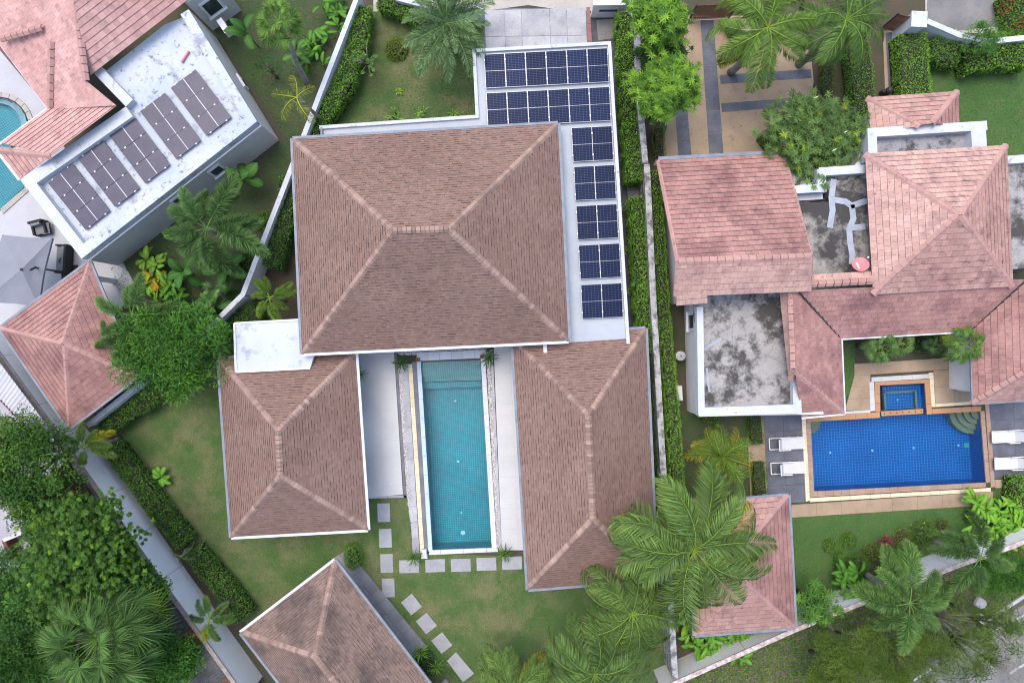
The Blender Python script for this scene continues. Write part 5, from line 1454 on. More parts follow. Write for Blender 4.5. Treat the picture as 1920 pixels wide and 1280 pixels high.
# small northern hip
gs = [[W(1625, 183, 3.2), W(1797, 171, 3.2), W(1749, 231, 4.15), W(1726, 236, 4.15)], [W(1633, 252, 3.2), W(1625, 183, 3.2), W(1726, 236, 4.15)], [W(1797, 171, 3.2), W(1799, 244, 3.2), W(1749, 231, 4.15)]]
sl += gs; mt += [m_clay, m_clay_pale, m_clay_red]  # slope shading put into the tile colour: palest west, darkest east
clay_roof(rh, rroof, sl, mt, 300)
for a, b in (bh + [(aR0, aR1), (W(1490, 692, 4.5), gB), (rW0, rW1), (W(1484, 712, 3.9), rW1), (gD, eA), (W(1625, 183, 3.2), W(1726, 236, 4.15)), (W(1797, 171, 3.2), W(1749, 231, 4.15))]):
    ridge_caps(rh, rroof, a, b, m_claycap, wid=.18, step=.36, tone=.07)
for a, b in ((aN0, aR0), (aS0, aR0), (aN1, aR1), (aS1, aR1)):
    ridge_caps(rh, rroof, a, b, m_claycap, wid=.12, step=.33, tone=.06, lift=.0)
ridge_caps(rh, rroof, W(1519, 532, 4.5), W(1640, 526, 4.5), m_claycap, wid=.18, step=.36, tone=.06)
for a, b in ((W(1498, 547, 4.46), gA), (W(1924, 526, 4.46), gC)):
    v, f = bar(a, b, .09, .03, lift=.0); rh.add('valley_gutter', v, f, m_darkmetal, under=rroof)
gutters(rh, [gC, gA, gB, W(1503, 783, 2.7)], m_gutterlight, closed=False, under=rroof, out=-.0, w=.14)
v, f = bar(gC, gD, .12, .1, lift=-.05); rh.add('gutter', v, f, m_gutter, under=rroof)
v, f = bar(gD, W(1975, 747, 2.7), .12, .1, lift=-.05); rh.add('gutter', v, f, m_gutter, under=rroof)
v, f = bar(W(1234, 298, 2.75), W(1472, 285, 2.75), .18, .1); rh.add('gutter', v, f, m_gutter, under=rroof)
# walls
wA = [W(1240, 334, 0), W(1259, 571, 0), W(1490, 560, 0), W(1472, 322, 0)]
v, f = prism(wA, 0, 2.72); rh.add('wall', v, f, m_white)
p0, p1 = wA[0], wA[1]; rid = p0.lerp(p1, (p0.y - aR0.y) / (p0.y - p1.y))
gv = [(p0.x, p0.y, 2.72), (p1.x, p1.y, 2.72), (p1.x, p1.y, 4.45), (rid.x, rid.y, 5.55)]
gd = (wA[3] - wA[0]).normalized() * .2
gw = [Vector(p) for p in gv] + [Vector(p) + gd for p in gv]
rh.add('gable', gw, [(0, 1, 2, 3), (7, 6, 5, 4), (0, 4, 5, 1), (1, 5, 6, 2), (2, 6, 7, 3), (3, 7, 4, 0)], m_white)
walls([(1622, 288), (1888, 272), (1900, 537), (1637, 552)], 4.4, .5)
walls([(1480, 520), (1990, 505), (1990, 615), (1580, 635), (1585, 770), (1490, 776)], 2.7, .45)
walls([(1822, 530), (1990, 520), (1990, 745), (1825, 752)], 2.7, .45)
walls([(1640, 200), (1785, 190), (1800, 280), (1645, 290)], 3.2, .3)
# flat roofs with parapets
def flat_roof(inner, zf, mat, ztop, segs, name='flat_roof', base=True, width=.34, cm=m_whiteold):
    v, f = prism(PW(inner, zf), (0 if base else zf - .3), zf); o = rh.add(name, v, f, mat)
    for i, (a, b, wd) in enumerate(segs):
        v, f = bar(W(*a, ztop) - Vector((0, 0, ztop)), W(*b, ztop) - Vector((0, 0, ztop)), wd, ztop - zf + .25 + .003 * i, lift=zf - .25); rh.add('parapet', v, f, cm, under=o)
    return o
v, f = prism([W(1283, 573, 0), W(1288, 770, 0), W(1500, 766, 0), W(1470, 560, 0)], 0, 2.9); rh.add('wall', v, f, m_white)
flat_roof([(1300, 545), (1470, 535), (1492, 762), (1312, 770)], 3.0, m_mould, 3.38, [((1312.5, 575), (1315.5, 779), .33), ((1311, 772.5), (1503, 766), .46), ((1494.5, 709), (1495, 775), .42)], base=False)
flat_roof([(1500, 380), (1556, 378), (1550, 340), (1640, 334), (1650, 520), (1524, 524), (1490, 400)], 3.55, m_mould_dark, 3.85, [((1455, 358), (1545, 352), .40), ((1540, 318), (1542, 360), .44), ((1536, 322), (1632, 316), .42), ((1460, 352), (1464, 372), .42)])
flat_roof([(1634, 250), (1838, 240), (1840, 300), (1640, 305)], 3.35, m_mould_grey, 3.85, [((1627, 249), (1851, 235), .46), ((1834, 232), (1838, 300), .75), ((1635, 242), (1637, 300), .46)])
flat_roof([(1880, 300), (1990, 290), (1990, 500), (1885, 505)], 3.6, m_mould, 3.95, [((1886, 300), (1990, 292), .40)])
bt = [[(1563, 338), (1559, 370), (1561, 395), (1556, 425)], [(1560, 374), (1585, 378), (1597, 386), (1620, 378), (1632, 376)], [(1597, 386), (1600, 410), (1592, 430), (1594, 455), (1598, 478), (1597, 493)], [(1599, 427), (1620, 425)]]
for k, l in enumerate(bt):
    parts = []
    for i in range(len(l) - 1):
        v, f = bar(W(*l[i], 3.554), W(*l[i + 1], 3.554), .30, .008 + .0015 * (i + 2 * k), end=.06); rh.add('bitumen_strip', v, f, m_bitumen)
for k, l in enumerate([[(1320, 655), (1337, 643), (1352, 635)], [(1325, 690), (1328, 720), (1331, 735)]]):
    for i in range(2):
        v, f = bar(W(*l[i], 3.004), W(*l[i + 1], 3.004), .12, .006 + .002 * i); rh.add('bitumen_strip', v, f, m_bitumen)
# window and drain drum on the west wall, porch by the frangipani
ww0, ww1 = W(1283, 573, 0), W(1288, 770, 0)
wall_window(rh, ww0, ww1, .16, 1.2, .7, .95, Vector((-1, .03, 0)))
v, f = prism(PW([(1585, 345), (1608, 300), (1625, 255), (1632, 300), (1630, 345)], 3.0), 0, 3.0); rh.add('porch_wall', v, f, m_white)
v, f = bar(W(1587, 300, 1.2) , W(1603, 275, 1.2), .14, 1.1); rh.add('window', v, f, m_glass)
v, f = prism(PW([(1480, 352), (1535, 340), (1540, 375), (1490, 378)], 3.0), 0, 3.2); rh.add('porch_wall', v, f, m_white)
t = Thing('water_drum', 'small round white drum beside the narrow hedge strip', 'drum', W(1270, 667))
c = W(1277, 667, .9); v, f = lathe((c.x, c.y, 0), [(.22, 0), (.25, .04), (.25, .82), (.22, .88), (.10, .90)], 18); t.add('body', v, f, m_greystone, smooth=True)
v, f = lathe((c.x, c.y, .9), [(.045, 0), (.045, .05), (.02, .06)], 8); t.add('cap', v, f, m_rust)
v, f = lathe((c.x, c.y, .82), [(.256, 0), (.256, .03)], 18); t.add('hoop', v, f, m_steelwhite)
aircon(1274, 737, .0, math.pi / 2 + .05, 'white air conditioner beside the hedge under the mouldy roof')
# red satellite dish
dc = W(1613, 497, 4.2); t = Thing('satellite_dish', 'red satellite dish with white label on the dark mouldy flat roof', 'satellite dish', (dc.x, dc.y, 3.55))
m_dish = M('red_dish', (.62, .19, .20), (.58, .17, .18), scale=2, fine=.04, rough=.4)
nrm = Vector((-.25, .45, 1)).normalized(); rot = nrm.to_track_quat('Z', 'Y').to_matrix().to_4x4()
prof = [(.001, 0), (.12, .008), (.25, .035), (.36, .08), (.40, .10)]
v, f = lathe((0, 0, 0), prof + [(.40, .085), (.24, .0), (.02, -.03)], 28); mloc = Matrix.Translation((0, 0, .65)) @ rot
t.addm('reflector', make_mesh('reflector', v, f, m_dish, smooth=True), matrix=mloc)
v, f = bar((.08, -.20, .03), (.20, .16, .062), .085, .012); t.addm('white_label', make_mesh('white_label', v, f, m_steelwhite), matrix=mloc)
v, f = bar((-.42, -.05, .08), (-.34, .0, .38), .03, .03); t.addm('feed_arm', make_mesh('feed_arm', v, f, m_alu), matrix=mloc)
v, f = lathe((-.33, 0, .38), [(.03, 0), (.05, .05), (.04, .1)], 10); t.addm('feed_horn', make_mesh('feed_horn', v, f, m_steelwhite), matrix=mloc)
v, f = tube([(0, 0, 0), (0, 0, .62)], [.03, .03], 8); t.addm('mast', make_mesh('mast', v, f, m_alu))

# ------------------------------------------------------------------ sheds behind the rear wall
def ribbed(t, a, b, c, d, n, mat, name='sheet', h=.05):
    """corrugated sheet: ribs run a->d; a->b is the width"""
    a, b, c, d = map(Vector, (a, b, c, d)); V, F = [], []
    for i in range(n * 2 + 1):
        k = i / (n * 2); up = Vector((0, 0, h if i % 2 else 0)); V += [a.lerp(b, k) + up, d.lerp(c, k) + up]
    for i in range(n * 2): F.append((2*i, 2*i + 2, 2*i + 3, 2*i + 1))
    return t.add(name, V, F, mat)
t = Thing('awning', 'narrow white ribbed awning with red edge behind the pink shelter', 'awning', W(50, 780))
A = [W(-30, 640, 2.9), W(97, 808, 2.9), W(72, 824, 2.6), W(-55, 690, 2.6)]
ribbed(t, A[0], A[1], A[2], A[3], 26, m_whitesheet)
v, f = bar(A[3], A[2], .08, .1, lift=-.06); t.add('fascia', v, f, m_redsheet)
v, f = bar(A[2], A[1], .06, .08, lift=-.06); t.add('fascia', v, f, m_redsheet)
for k in (.35, .75, .98):
    p = A[3].lerp(A[2], k); v, f = box((p.x, p.y, 0), .08, .08, 2.55); t.add('post', v, f, m_darkmetal)
t = Thing('shed', 'dark red corrugated shed roof half hidden by the leafy trees', 'shed', W(165, 930))
A = [W(128, 860, 2.2), W(200, 960, 2.2), W(140, 1010, 1.9), W(80, 905, 1.9)]
ribbed(t, A[0], A[1], A[2], A[3], 22, m_redsheet)
v, f = prism(inset(A, .25), 0, 1.85); t.add('wall', v, f, m_greywall)
t = Thing('shed', 'old grey corrugated shed roof with rusty red sheets at the lower edge', 'shed', W(390, 1230))
A = [W(318, 1115, 2.2), W(470, 1330, 2.2), W(400, 1380, 1.9), W(250, 1170, 1.9)]
ribbed(t, A[0], A[1], A[2], A[3], 44, m_greysheet)
ribbed(t, A[0].lerp(A[1], .28) + Vector((0, 0, .04)), A[0].lerp(A[1], .40) + Vector((0, 0, .04)), A[3].lerp(A[2], .40) + Vector((0, 0, .04)), A[3].lerp(A[2], .28) + Vector((0, 0, .04)), 5, m_rust, 'rusty_sheet')
ribbed(t, A[0].lerp(A[1], .72) + Vector((0, 0, .04)), A[0].lerp(A[1], .86) + Vector((0, 0, .04)), A[3].lerp(A[2], .86) + Vector((0, 0, .04)), A[3].lerp(A[2], .72) + Vector((0, 0, .04)), 5, m_rust, 'rusty_sheet')
v, f = prism(inset(A, .25), 0, 1.85); t.add('wall', v, f, m_greywall)
t = Thing('yard_wall', 'low grey block wall crossing the pale yard below the dark tree', 'wall', W(45, 1010))
v, f = bar(W(28, 1004, 0), W(62, 990, 0), .2, .9); t.add('wall_panel', v, f, m_greywall)
v, f = bar(W(28, 1004, 0), W(44, 1042, 0), .2, .88); t.add('wall_panel', v, f, m_rust)

# ------------------------------------------------------------------ hedges
def H(px, w_px, h, label, **k): return hedge([W(p[0], p[1], h) for p in px], w_px * CAM_H / FPX * .97, h, label, **k)
H([(677, 12), (668, 90), (640, 160), (600, 222)], 32, 1.35, 'glossy clipped hedge along the white wall beside the bare frangipani', cols=GREEN + LIME[:1], seed=1, lump=.11)
H([(598, 222), (580, 262)], 26, 1.2, 'short dark hedge end where the wall meets the brown roof corner', cols=GREEN, seed=9)
H([(712, -6), (742, 6), (788, 30)], 30, 1.3, 'clipped hedge at the street wall beside the silvery palm', cols=GREEN + LIME[:1], seed=2, lump=.1)
H([(542, 330), (530, 420), (508, 500)], 30, 1.3, 'dark hedge squeezed between white wall and brown house', cols=DARK + GREEN[:1], seed=3)
H([(480, 580), (452, 600), (430, 630)], 34, 1.1, 'dark low hedge beneath the light green palm at the white annex', cols=DARK, seed=4)
H([(318, 718), (270, 750), (185, 800)], 34, 1.1, 'hedge beneath the wall below the pink pyramid shelter', cols=GREEN + DARK[:1], seed=5, lump=.1)
H([(206, 838), (255, 905), (300, 965), (345, 1018)], 34, 1.0, 'long clipped hedge along the tall white rear wall', cols=GREEN + DARK[:2], seed=6, lump=.09)
H([(358, 1036), (400, 1085), (458, 1158)], 34, 1.0, 'clipped rear hedge ending at the stained pavilion roof', cols=GREEN + DARK[:1], seed=7, lump=.09)
H([(1172, 22), (1180, 180), (1192, 338)], 30, 1.5, 'narrow tall hedge along the dark side lane near the street', cols=GREEN + LIME[:2], seed=8, lump=.1)
H([(1196, 370), (1203, 480), (1212, 610), (1216, 660)], 31, 1.5, 'narrow tall hedge along the side lane beside the paired panels', cols=GREEN + LIME[:2], seed=10, lump=.1)
H([(1222, 665), (1232, 800), (1240, 915)], 20, 1.1, 'dark hedge strip in the gap beside the long brown pavilion', cols=DARK, seed=11)
H([(1226, 320), (1236, 450), (1246, 600), (1262, 760), (1274, 940)], 23, 1.4, 'bright clipped hedge strip between mouldy wall and pink villa', cols=LIME, seed=12, ls=.07)
H([(1604, 40), (1618, 140), (1626, 225)], 42, 1.1, 'wide green hedge between planting bed and slate garden path', cols=GREEN + LIME[:1], seed=13, ls=.07)
H([(1712, 62), (1720, 175)], 54, 1.2, 'wide bright lime hedge between the slate path and the lawn', cols=LIME, seed=14, ls=.07)
H([(1750, 88), (1800, 104)], 42, 1.1, 'leafy hedge below the slotted street wall', cols=GREEN + DARK[:1], seed=15, ls=.10, lump=.14)
H([(1815, 112), (1870, 100), (1930, 104)], 44, 1.2, 'leafy hedge along the white wall at the picture edge', cols=GREEN + LIME[:1], seed=16, ls=.11, lump=.15)
H([(1760, 52), (1800, 70), (1835, 78)], 14, 1.0, 'thin hedge on the street side of the slotted wall', cols=LIME[:2] + GREEN, seed=17)
H([(1870, 70), (1930, 66)], 18, .8, 'thin yellow green hedge outside the wall by the street', cols=LIME[:2] + GREEN, seed=26)
H([(1900, -10), (1915, 60)], 46, .8, 'hedge with red blossoms at the street corner of the picture', cols=GREEN, seed=18, flowers=((5.0, .55, .5), .22))
H([(1417, 782), (1421, 832)], 26, .6, 'small square hedge with red blossoms at the slate deck beside the mouldy roof', cols=GREEN + DARK[:1], seed=19, flowers=((5.5, .55, .5), .05), ls=.06)
H([(1424, 868), (1428, 935)], 25, .6, 'small hedge with red blossoms beside the lower slate deck', cols=GREEN + DARK[:1], seed=20, flowers=((5.5, .55, .5), .12), ls=.06)
H([(1236, 238), (1238, 292)], 20, .6, 'flowering red hedge strip under the lime tree by the drive', cols=GREEN, seed=21, flowers=((6.5, .9, .5), .28), ls=.06)
H([(1372, 42), (1392, 80), (1410, 100)], 30, .5, 'low bed of red blossoms at the curved kerb under the coconut palm', cols=GREEN, seed=22, flowers=((6.0, 1.0, .6), .2), ls=.07)
H([(1430, 268), (1470, 240)], 30, .5, 'low red flowering bed under the frangipani crown', cols=GREEN, seed=23, flowers=((6.0, .8, .6), .15), ls=.07)
H([(1552, 100), (1553, 170)], 22, .5, 'low red flowering bed along the planting strip', cols=GREEN + DARK, seed=24, flowers=((6.0, .8, .6), .15), ls=.07)
H([(1632, 652), (1800, 640)], 22, .5, 'courtyard bed of red ixora blossoms under the fan palms', cols=DARK + GREEN[:1], seed=25, flowers=((6.0, .7, .6), .22), ls=.07)
H([(1900, 925), (1960, 925)], 60, .9, 'leafy green hedge block below the slate deck at the edge', cols=GREEN + LIME[:1], seed=27, ls=.1, lump=.15)
H([(1300, 766), (1345, 790)], 18, .4, 'low flowering bed at the corner of the mouldy flat roof', cols=GREEN, seed=28, flowers=((6, .7, .5), .08))


# ------------------------------------------------------------------ palms
palm(838, 44, 3.4, 'date', 46, 100, 'silvery green date palm with dense drooping fronds beside the driveway', col=(1.8, 1.7, 2.2), trunk_r=.22, tilt=(-.5, .55))
palm(557, 183, 4.4, 'areca', 5, 50, 'small yellowing palm leaning across the white boundary wall', col=(2.4, 1.6, .8), trunk_r=.09, tilt=(.0, .3), angles=[.45, 2.9, 4.25, 5.35, 1.9], base=W(612, 232), name='slender_palm')
palm(388, 428, 4.6, 'foxtail', 13, 112, 'dark foxtail palm with bushy plumes above the grass strip', col=(.95, 1.05, 1.0), trunk_r=.14, tilt=(-.1, .5))
palm(506, 558, 2.2, 'foxtail', 9, 50, 'young light green foxtail palm between wall and white annex', col=(1.5, 1.5, .85), trunk_r=.1, tilt=(-.05, .4))
palm(248, 592, 4.2, 'foxtail', 7, 74, 'foxtail palm leaning over the pink shelter roof', col=(1.05, 1.15, 1.0), trunk_r=.13, tilt=(-.1, .45), angles=[1.4, 2.7, 3.7, .3, 4.6, 5.6, 2.0])
palm(158, 838, 3.2, 'foxtail', 9, 52, 'foxtail palm with brown tips at the wall corner below the shelter', col=(1.15, 1.15, .8), trunk_r=.11, yellow=2, tilt=(-.1, .5))
palm(392, 1158, 3.2, 'foxtail', 8, 56, 'foxtail palm rising over the tall white rear wall', col=(1.0, 1.1, .85), trunk_r=.11, yellow=1, tilt=(-.1, .5))
palm(338, 1042, 3.4, 'thin', 5, 34, 'sparse withered palm with thin dark fronds at the rear wall', col=(.55, .5, .55), trunk_r=.06, tilt=(.1, .5), base=W(362, 1022))
palm(1302, 1030, 7.0, 'coconut', 50, 172, 'big coconut palm spreading over two roofs beside the mouldy wall', col=(1.4, 1.35, 1.0), yellow=5, dead=3, trunk_r=.19, tilt=(-.35, .5), seed=3)
palm(1185, 1150, 5.0, 'coconut', 34, 110, 'middle sized coconut palm at the corner of the lawn', col=(1.35, 1.3, .95), yellow=1, trunk_r=.16, tilt=(-.3, .45), seed=1)
palm(1115, 1262, 4.6, 'coconut', 32, 116, 'coconut palm at the bottom edge below the lawn corner', col=(1.2, 1.2, .95), trunk_r=.16, tilt=(-.35, .4), seed=2)
palm(960, 1300, 4.0, 'coconut', 30, 100, 'coconut palm cut by the bottom edge beside the lawn', col=(1.3, 1.25, .9), yellow=1, trunk_r=.15, tilt=(-.4, .4), seed=5)
palm(1440, 52, 5.6, 'coconut', 26, 120, 'bright coconut palm over the dark striped driveway', col=(1.5, 1.5, .85), yellow=1, trunk_r=.17, tilt=(-.3, .5), seed=4)
palm(1585, 38, 5.4, 'coconut', 25, 100, 'coconut palm over the planting bed beside the slate path', col=(1.25, 1.35, .95), trunk_r=.17, tilt=(-.3, .5), seed=6)
palm(1354, 856, 1.8, 'areca', 32, 62, 'golden areca palm clump with yellow fronds beside the slate deck', col=(1.5, 1.45, .7), yellow=12, trunk_r=.09, tilt=(-.5, .5))
palm(1706, 1130, 4.8, 'foxtail', 12, 106, 'large foxtail palm over the slanting white wall', col=(1.1, 1.2, 1.0), trunk_r=.15, tilt=(-.1, .5), base=W(1620, 1075))
palm(1838, 1044, 4.6, 'foxtail', 10, 80, 'foxtail palm with curved plumes near the lower corner road', col=(.95, 1.05, .95), trunk_r=.14, tilt=(-.1, .55), base=W(1745, 1015))
fan_palm(525, 42, 5.2, 24, 54, 'tall fan palm with ragged trunk by the villa corner', col=(1.25, 1.4, .9), yellow=3, base=W(578, 165), trunk_r=.13)
fan_palm(188, 1196, 6.0, 64, 128, 'huge fan palm with star shaped leaves in the lower corner', col=(.78, .92, .75), yellow=2, trunk_r=.2)
fan_palm(1652, 652, 2.4, 20, 40, 'grey green fan palm in the courtyard beside the lawn strip', col=(1.1, 1.2, 1.1), yellow=2)
fan_palm(1690, 645, 2.2, 14, 32, 'smaller pale fan palm in the middle of the courtyard bed', col=(1.4, 1.4, 1.2), yellow=2)
fan_palm(1808, 645, 2.8, 24, 46, 'fan palm with yellow leaves at the courtyard corner overlapping the roof', col=(1.15, 1.25, .9), yellow=3)
fan_palm(1758, 640, 1.6, 14, 32, 'dark low fan palm under the courtyard gutter', col=(.7, .85, .8))
fan_palm(402, 552, 1.6, 6, 34, 'bluish fan palm beside the white wall bend', col=(1.3, 1.5, 1.6))

# ------------------------------------------------------------------ broad leaved plants
leaf_plant(455, 335, 7, 42, 'dark banana plant with broad leaves below the villa wall', col=(.65, .85, .65), wide=.42, zc=1.6)
leaf_plant(462, 62, 4, 46, 'dark pleated banana leaves beside the air conditioner', col=(.5, .68, .55), wide=.36, zc=1.8, angles=[2.7, 3.2, 5.2, 1.2])
leaf_plant(552, 100, 7, 32, 'greyish banana plant against the white boundary wall', col=(.85, 1.0, .9), wide=.34, zc=1.4)
leaf_plant(345, 510, 6, 40, 'broad dark banana leaves between croton and foxtail palm', col=(.5, .75, .6), wide=.42, zc=1.2)
leaf_plant(375, 590, 8, 42, 'drooping grey green banana leaves above the feathery tree', col=(.62, .8, .75), wide=.38, zc=1.3)
leaf_plant(303, 894, 8, 21, 'young bright banana plant alone on the lawn by the hedge', col=(1.5, 1.9, .9), wide=.40, zc=.25, tilt=(-.2, .3))
leaf_plant(290, 492, 50, 27, 'croton clump with orange and yellow leaves below the villa', name='croton', tilt=(-.25, .65), col=(1.35, 1.35, .6), wide=.30, zc=.9, hot=tuple(range(2, 50, 4)), hotc=(3.2, 1.0, .4), stems=4, spread=.9)
leaf_plant(272, 535, 36, 25, 'yellow green croton clump near the shelter eave', name='croton', tilt=(-.25, .65), col=(1.3, 1.45, .6), wide=.30, zc=.8, hot=(3, 9, 14, 20, 27), hotc=(2.2, 1.3, .5), stems=3, spread=.7)
leaf_plant(592, 95, 28, 26, 'bright green leafy clump along the white wall', name='ginger_clump', tilt=(-.25, .65), col=(1.1, 1.5, .7), wide=.26, zc=.6, stems=8, spread=.8)
leaf_plant(612, 30, 35, 28, 'bright leafy clump at the top of the white wall', name='ginger_clump', tilt=(-.25, .65), col=(.95, 1.35, .65), wide=.26, zc=.6, stems=10, spread=1.0)
leaf_plant(1335, 1215, 112, 26, 'bright heliconia clump below the pink shelter', name='heliconia_clump', tilt=(-.25, .65), col=(1.35, 1.7, .75), wide=.28, zc=.9, stems=14, spread=1.4, hot=(4, 12), hotc=(1.6, 1.2, .5))
leaf_plant(1405, 1200, 70, 24, 'heliconia clump leaning over the slanting wall', name='heliconia_clump', tilt=(-.25, .65), col=(1.25, 1.55, .7), wide=.28, zc=.8, stems=10, spread=1.0)
leaf_plant(1612, 1105, 80, 26, 'green heliconia clump on the slanting white wall', name='heliconia_clump', tilt=(-.25, .65), col=(1.0, 1.35, .7), wide=.28, zc=1.2, stems=10, spread=1.2)
leaf_plant(1695, 1065, 70, 25, 'green heliconia clump above the large foxtail palm', name='heliconia_clump', tilt=(-.25, .65), col=(.95, 1.3, .7), wide=.28, zc=1.1, stems=8, spread=.9)
leaf_plant(1868, 985, 128, 26, 'lime heliconia clump at the end of the pool lawn', name='heliconia_clump', tilt=(-.25, .65), col=(1.7, 1.9, .75), wide=.26, zc=.8, stems=16, spread=1.4, hot=(3, 9, 15), hotc=(1.5, 1.3, .6))
leaf_plant(1905, 1000, 70, 24, 'lime heliconia clump at the picture edge by the wall', name='heliconia_clump', tilt=(-.25, .65), col=(1.5, 1.8, .75), wide=.26, zc=.8, stems=10, spread=1.0)
tree(1524, 1130, 1.9, 40, 42, .6, 'papaya tree with deeply lobed leaves beside the pink shelter', [(1.0, 1.25, .85), (.8, 1.05, .75), (1.3, 1.5, 1.0)], ls=.34, narrow=.28, clumps=34, per=26, name='papaya_tree', rosette=True, limb=6, spread=.22)
leaf_plant(1660, 1013, 30, 13, 'small purple cordyline on the pool lawn', name='cordyline', col=(2.6, .35, 1.5), wide=.2, zc=.2, tilt=(-.8, .2))
leaf_plant(748, 172, 12, 9, 'small yellow plant in the middle of the garden lawn', name='lawn_plant', col=(2.6, 2.0, .9), wide=.2, zc=.1, tilt=(-.6, .2))
spiky(788, 1222, 20, 'spiky yucca with yellow leaf edges beside the terrace', col=(1.9, 1.9, 1.1), n=30, z=.05); spiky(818, 1250, 18, 'second spiky yucca at the pavilion eave', col=(1.7, 1.7, 1.0), n=28, z=.05)

for px, py, lab in ((1163, 392, 'pale grass tuft at the flat roof edge beside the third panel pair'), (1170, 470, 'pale grass tuft at the flat roof edge beside the fourth panel pair'), (1175, 545, 'pale grass tuft at the flat roof edge beside the fifth panel pair')):
    leaf_plant(px, py, 16, 13, lab, name='grass_tuft', col=(2.2, 1.9, .9), wide=.06, zc=.2, tilt=(-.7, .3))
for px, py, lab in ((745, 224, 'striped grass tuft at the white parapet nearer the yellow palm'), (790, 220, 'striped grass tuft at the middle of the garden parapet'), (850, 214, 'striped grass tuft at the parapet corner below the silvery palm')):
    leaf_plant(px, py, 22, 13, lab, name='grass_tuft', col=(2.2, 2.2, 1.1), wide=.08, zc=.25, tilt=(-.7, .3), stems=4, spread=.5)
leaf_plant(425, 505, 9, 46, 'dark banana plant beneath the big foxtail palm', col=(.55, .75, .6), wide=.40, zc=1.0)
leaf_plant(395, 575, 10, 40, 'grey green banana plant in front of the bent white wall', col=(.6, .8, .7), wide=.36, zc=1.4)
leaf_plant(318, 540, 40, 27, 'green croton clump behind the orange croton', name='croton', tilt=(-.25, .65), col=(1.0, 1.3, .6), wide=.28, zc=.8, stems=5, spread=.8)
palm(232, 640, 3.4, 'foxtail', 6, 62, 'lower foxtail palm pressed between shelter roof and feathery tree', col=(.95, 1.1, .95), trunk_r=.12, tilt=(-.1, .45), angles=[2.4, 3.3, 4.2, 1.5, .4, 5.4])
bush(470, 500, 26, .7, 'dark shrub at the white wall beside the foxtail palm', cols=DARK + GREEN[:1], ls=.10)
bush(430, 575, 30, .6, 'low dark shrub filling the bend of the white wall', cols=DARK + GREEN[:1], ls=.10)
bush(500, 415, 20, .6, 'small green shrub at the foot of the white wall', cols=GREEN, ls=.09)
# ------------------------------------------------------------------ shrubs
bush(664, 1040, 17, .8, 'pale green round shrub at the pavilion terrace corner', cols=[(1.6, 1.6, 1.1), (1.2, 1.3, .9)], ry=24)
bush(795, 1238, 22, .6, 'dark shrub with tiny white blossoms beside the stained pavilion', cols=DARK, ls=.06, flowers=((6, 3.5, 12), .05), ry=26)
bush(745, 95, 20, .5, 'low yellowing shrub under the silvery palm', cols=[(1.5, 1.2, .7), (1, 1, .7), (2.2, 1.1, .9)], ls=.09)
bush(1555, 1022, 13, .5, 'small round clipped bush nearest the pink shelter on the pool lawn', cols=GREEN, ls=.075, dens=1000, rough=.05)
bush(1589, 1012, 15, .35, 'flat round clipped bush on the pool lawn', cols=GREEN, ls=.075, dens=1000, rough=.05)
bush(1573, 1043, 11, .45, 'smallest round clipped bush on the pool lawn', cols=GREEN, ls=.075, dens=1000, rough=.05)
bush(1606, 1056, 22, .6, 'dark round bush at the foot of the pool lawn', cols=GREEN + DARK[:1], ls=.06, dens=700, ry=21)
bush(1728, 1000, 25, .6, 'broad green bush with white blossoms near the palm trunk', cols=GREEN, ls=.07, dens=600, flowers=((9, 5, 14), .012), ry=26)
bush(1632, 1033, 16, .4, 'dry brownish shrub beside the dark round bush', cols=[(2.2, 1.1, 1.0), (1.5, 1.1, .9), (1, 1, .8)], ls=.08)
bush(1690, 1006, 16, .35, 'dry reddish shrub between lawn and broad bush', cols=[(2.0, 1.0, .9), (1.2, .9, .8), (2.6, 1.7, 1.6)], ls=.06, ry=20)
bush(1762, 984, 14, .35, 'dry brown shrub beyond the broad green bush', cols=[(2.3, 1.2, 1.1), (1.4, 1.1, 1)], ls=.06)
tree(1842, 72, 2.0, 32, 30, .8, 'bluish feathery tree at the slotted street wall', [(1.1, 1.45, 1.1), (.9, 1.2, .95), (1.3, 1.6, 1.2)], ls=.09, narrow=.4, clumps=40, per=90, limb=5)
tree(505, 130, 1.2, 30, 28, .5, 'thin bluish shrub on the shady grass strip', [(.6, .85, .7), (.8, 1.0, .8)], ls=.10, narrow=.3, clumps=26, per=26, limb=6, name='shrub', cat='shrub')

# ------------------------------------------------------------------ trees
tree(332, 655, 3.4, 88, 78, 1.5, 'feathery bright green tree covering the pink shelter corner', [(1.15, 1.5, .9), (.9, 1.25, .8), (1.5, 1.8, .9), (.7, 1.0, .7)], ls=.30, narrow=.16, clumps=120, per=150, limb=8)
tree(52, 872, 4.0, 80, 92, 1.7, 'dark dense tree behind the white awning', [(.6, .8, .6), (.9, 1.05, .65), (.45, .62, .5), (1.2, 1.2, .7)], ls=.15, clumps=150, per=170, limb=8)
tree(172, 1045, 5.0, 98, 98, 2.0, 'large leafy tree with yellow green clumps at the rear wall', [(.85, 1.0, .65), (1.15, 1.25, .65), (.65, .8, .55), (1.9, 1.8, .6), (.45, .6, .48)], weights=[.32, .2, .26, .04, .18], ls=.14, narrow=.5, clumps=300, per=170, rosette=True, limb=10, spread=.15)
tree(112, 968, 3.6, 56, 50, 1.3, 'mid green leafy tree filling the gap beside the red shed', [(.8, .95, .6), (1.1, 1.2, .65), (.55, .75, .5)], ls=.15, clumps=90, per=150, limb=6)
tree(255, 1118, 3.8, 60, 56, 1.3, 'mid green leafy tree between the large tree and the rear wall', [(.75, .95, .6), (1.0, 1.15, .65), (.5, .7, .5)], ls=.16, clumps=100, per=150, limb=6)
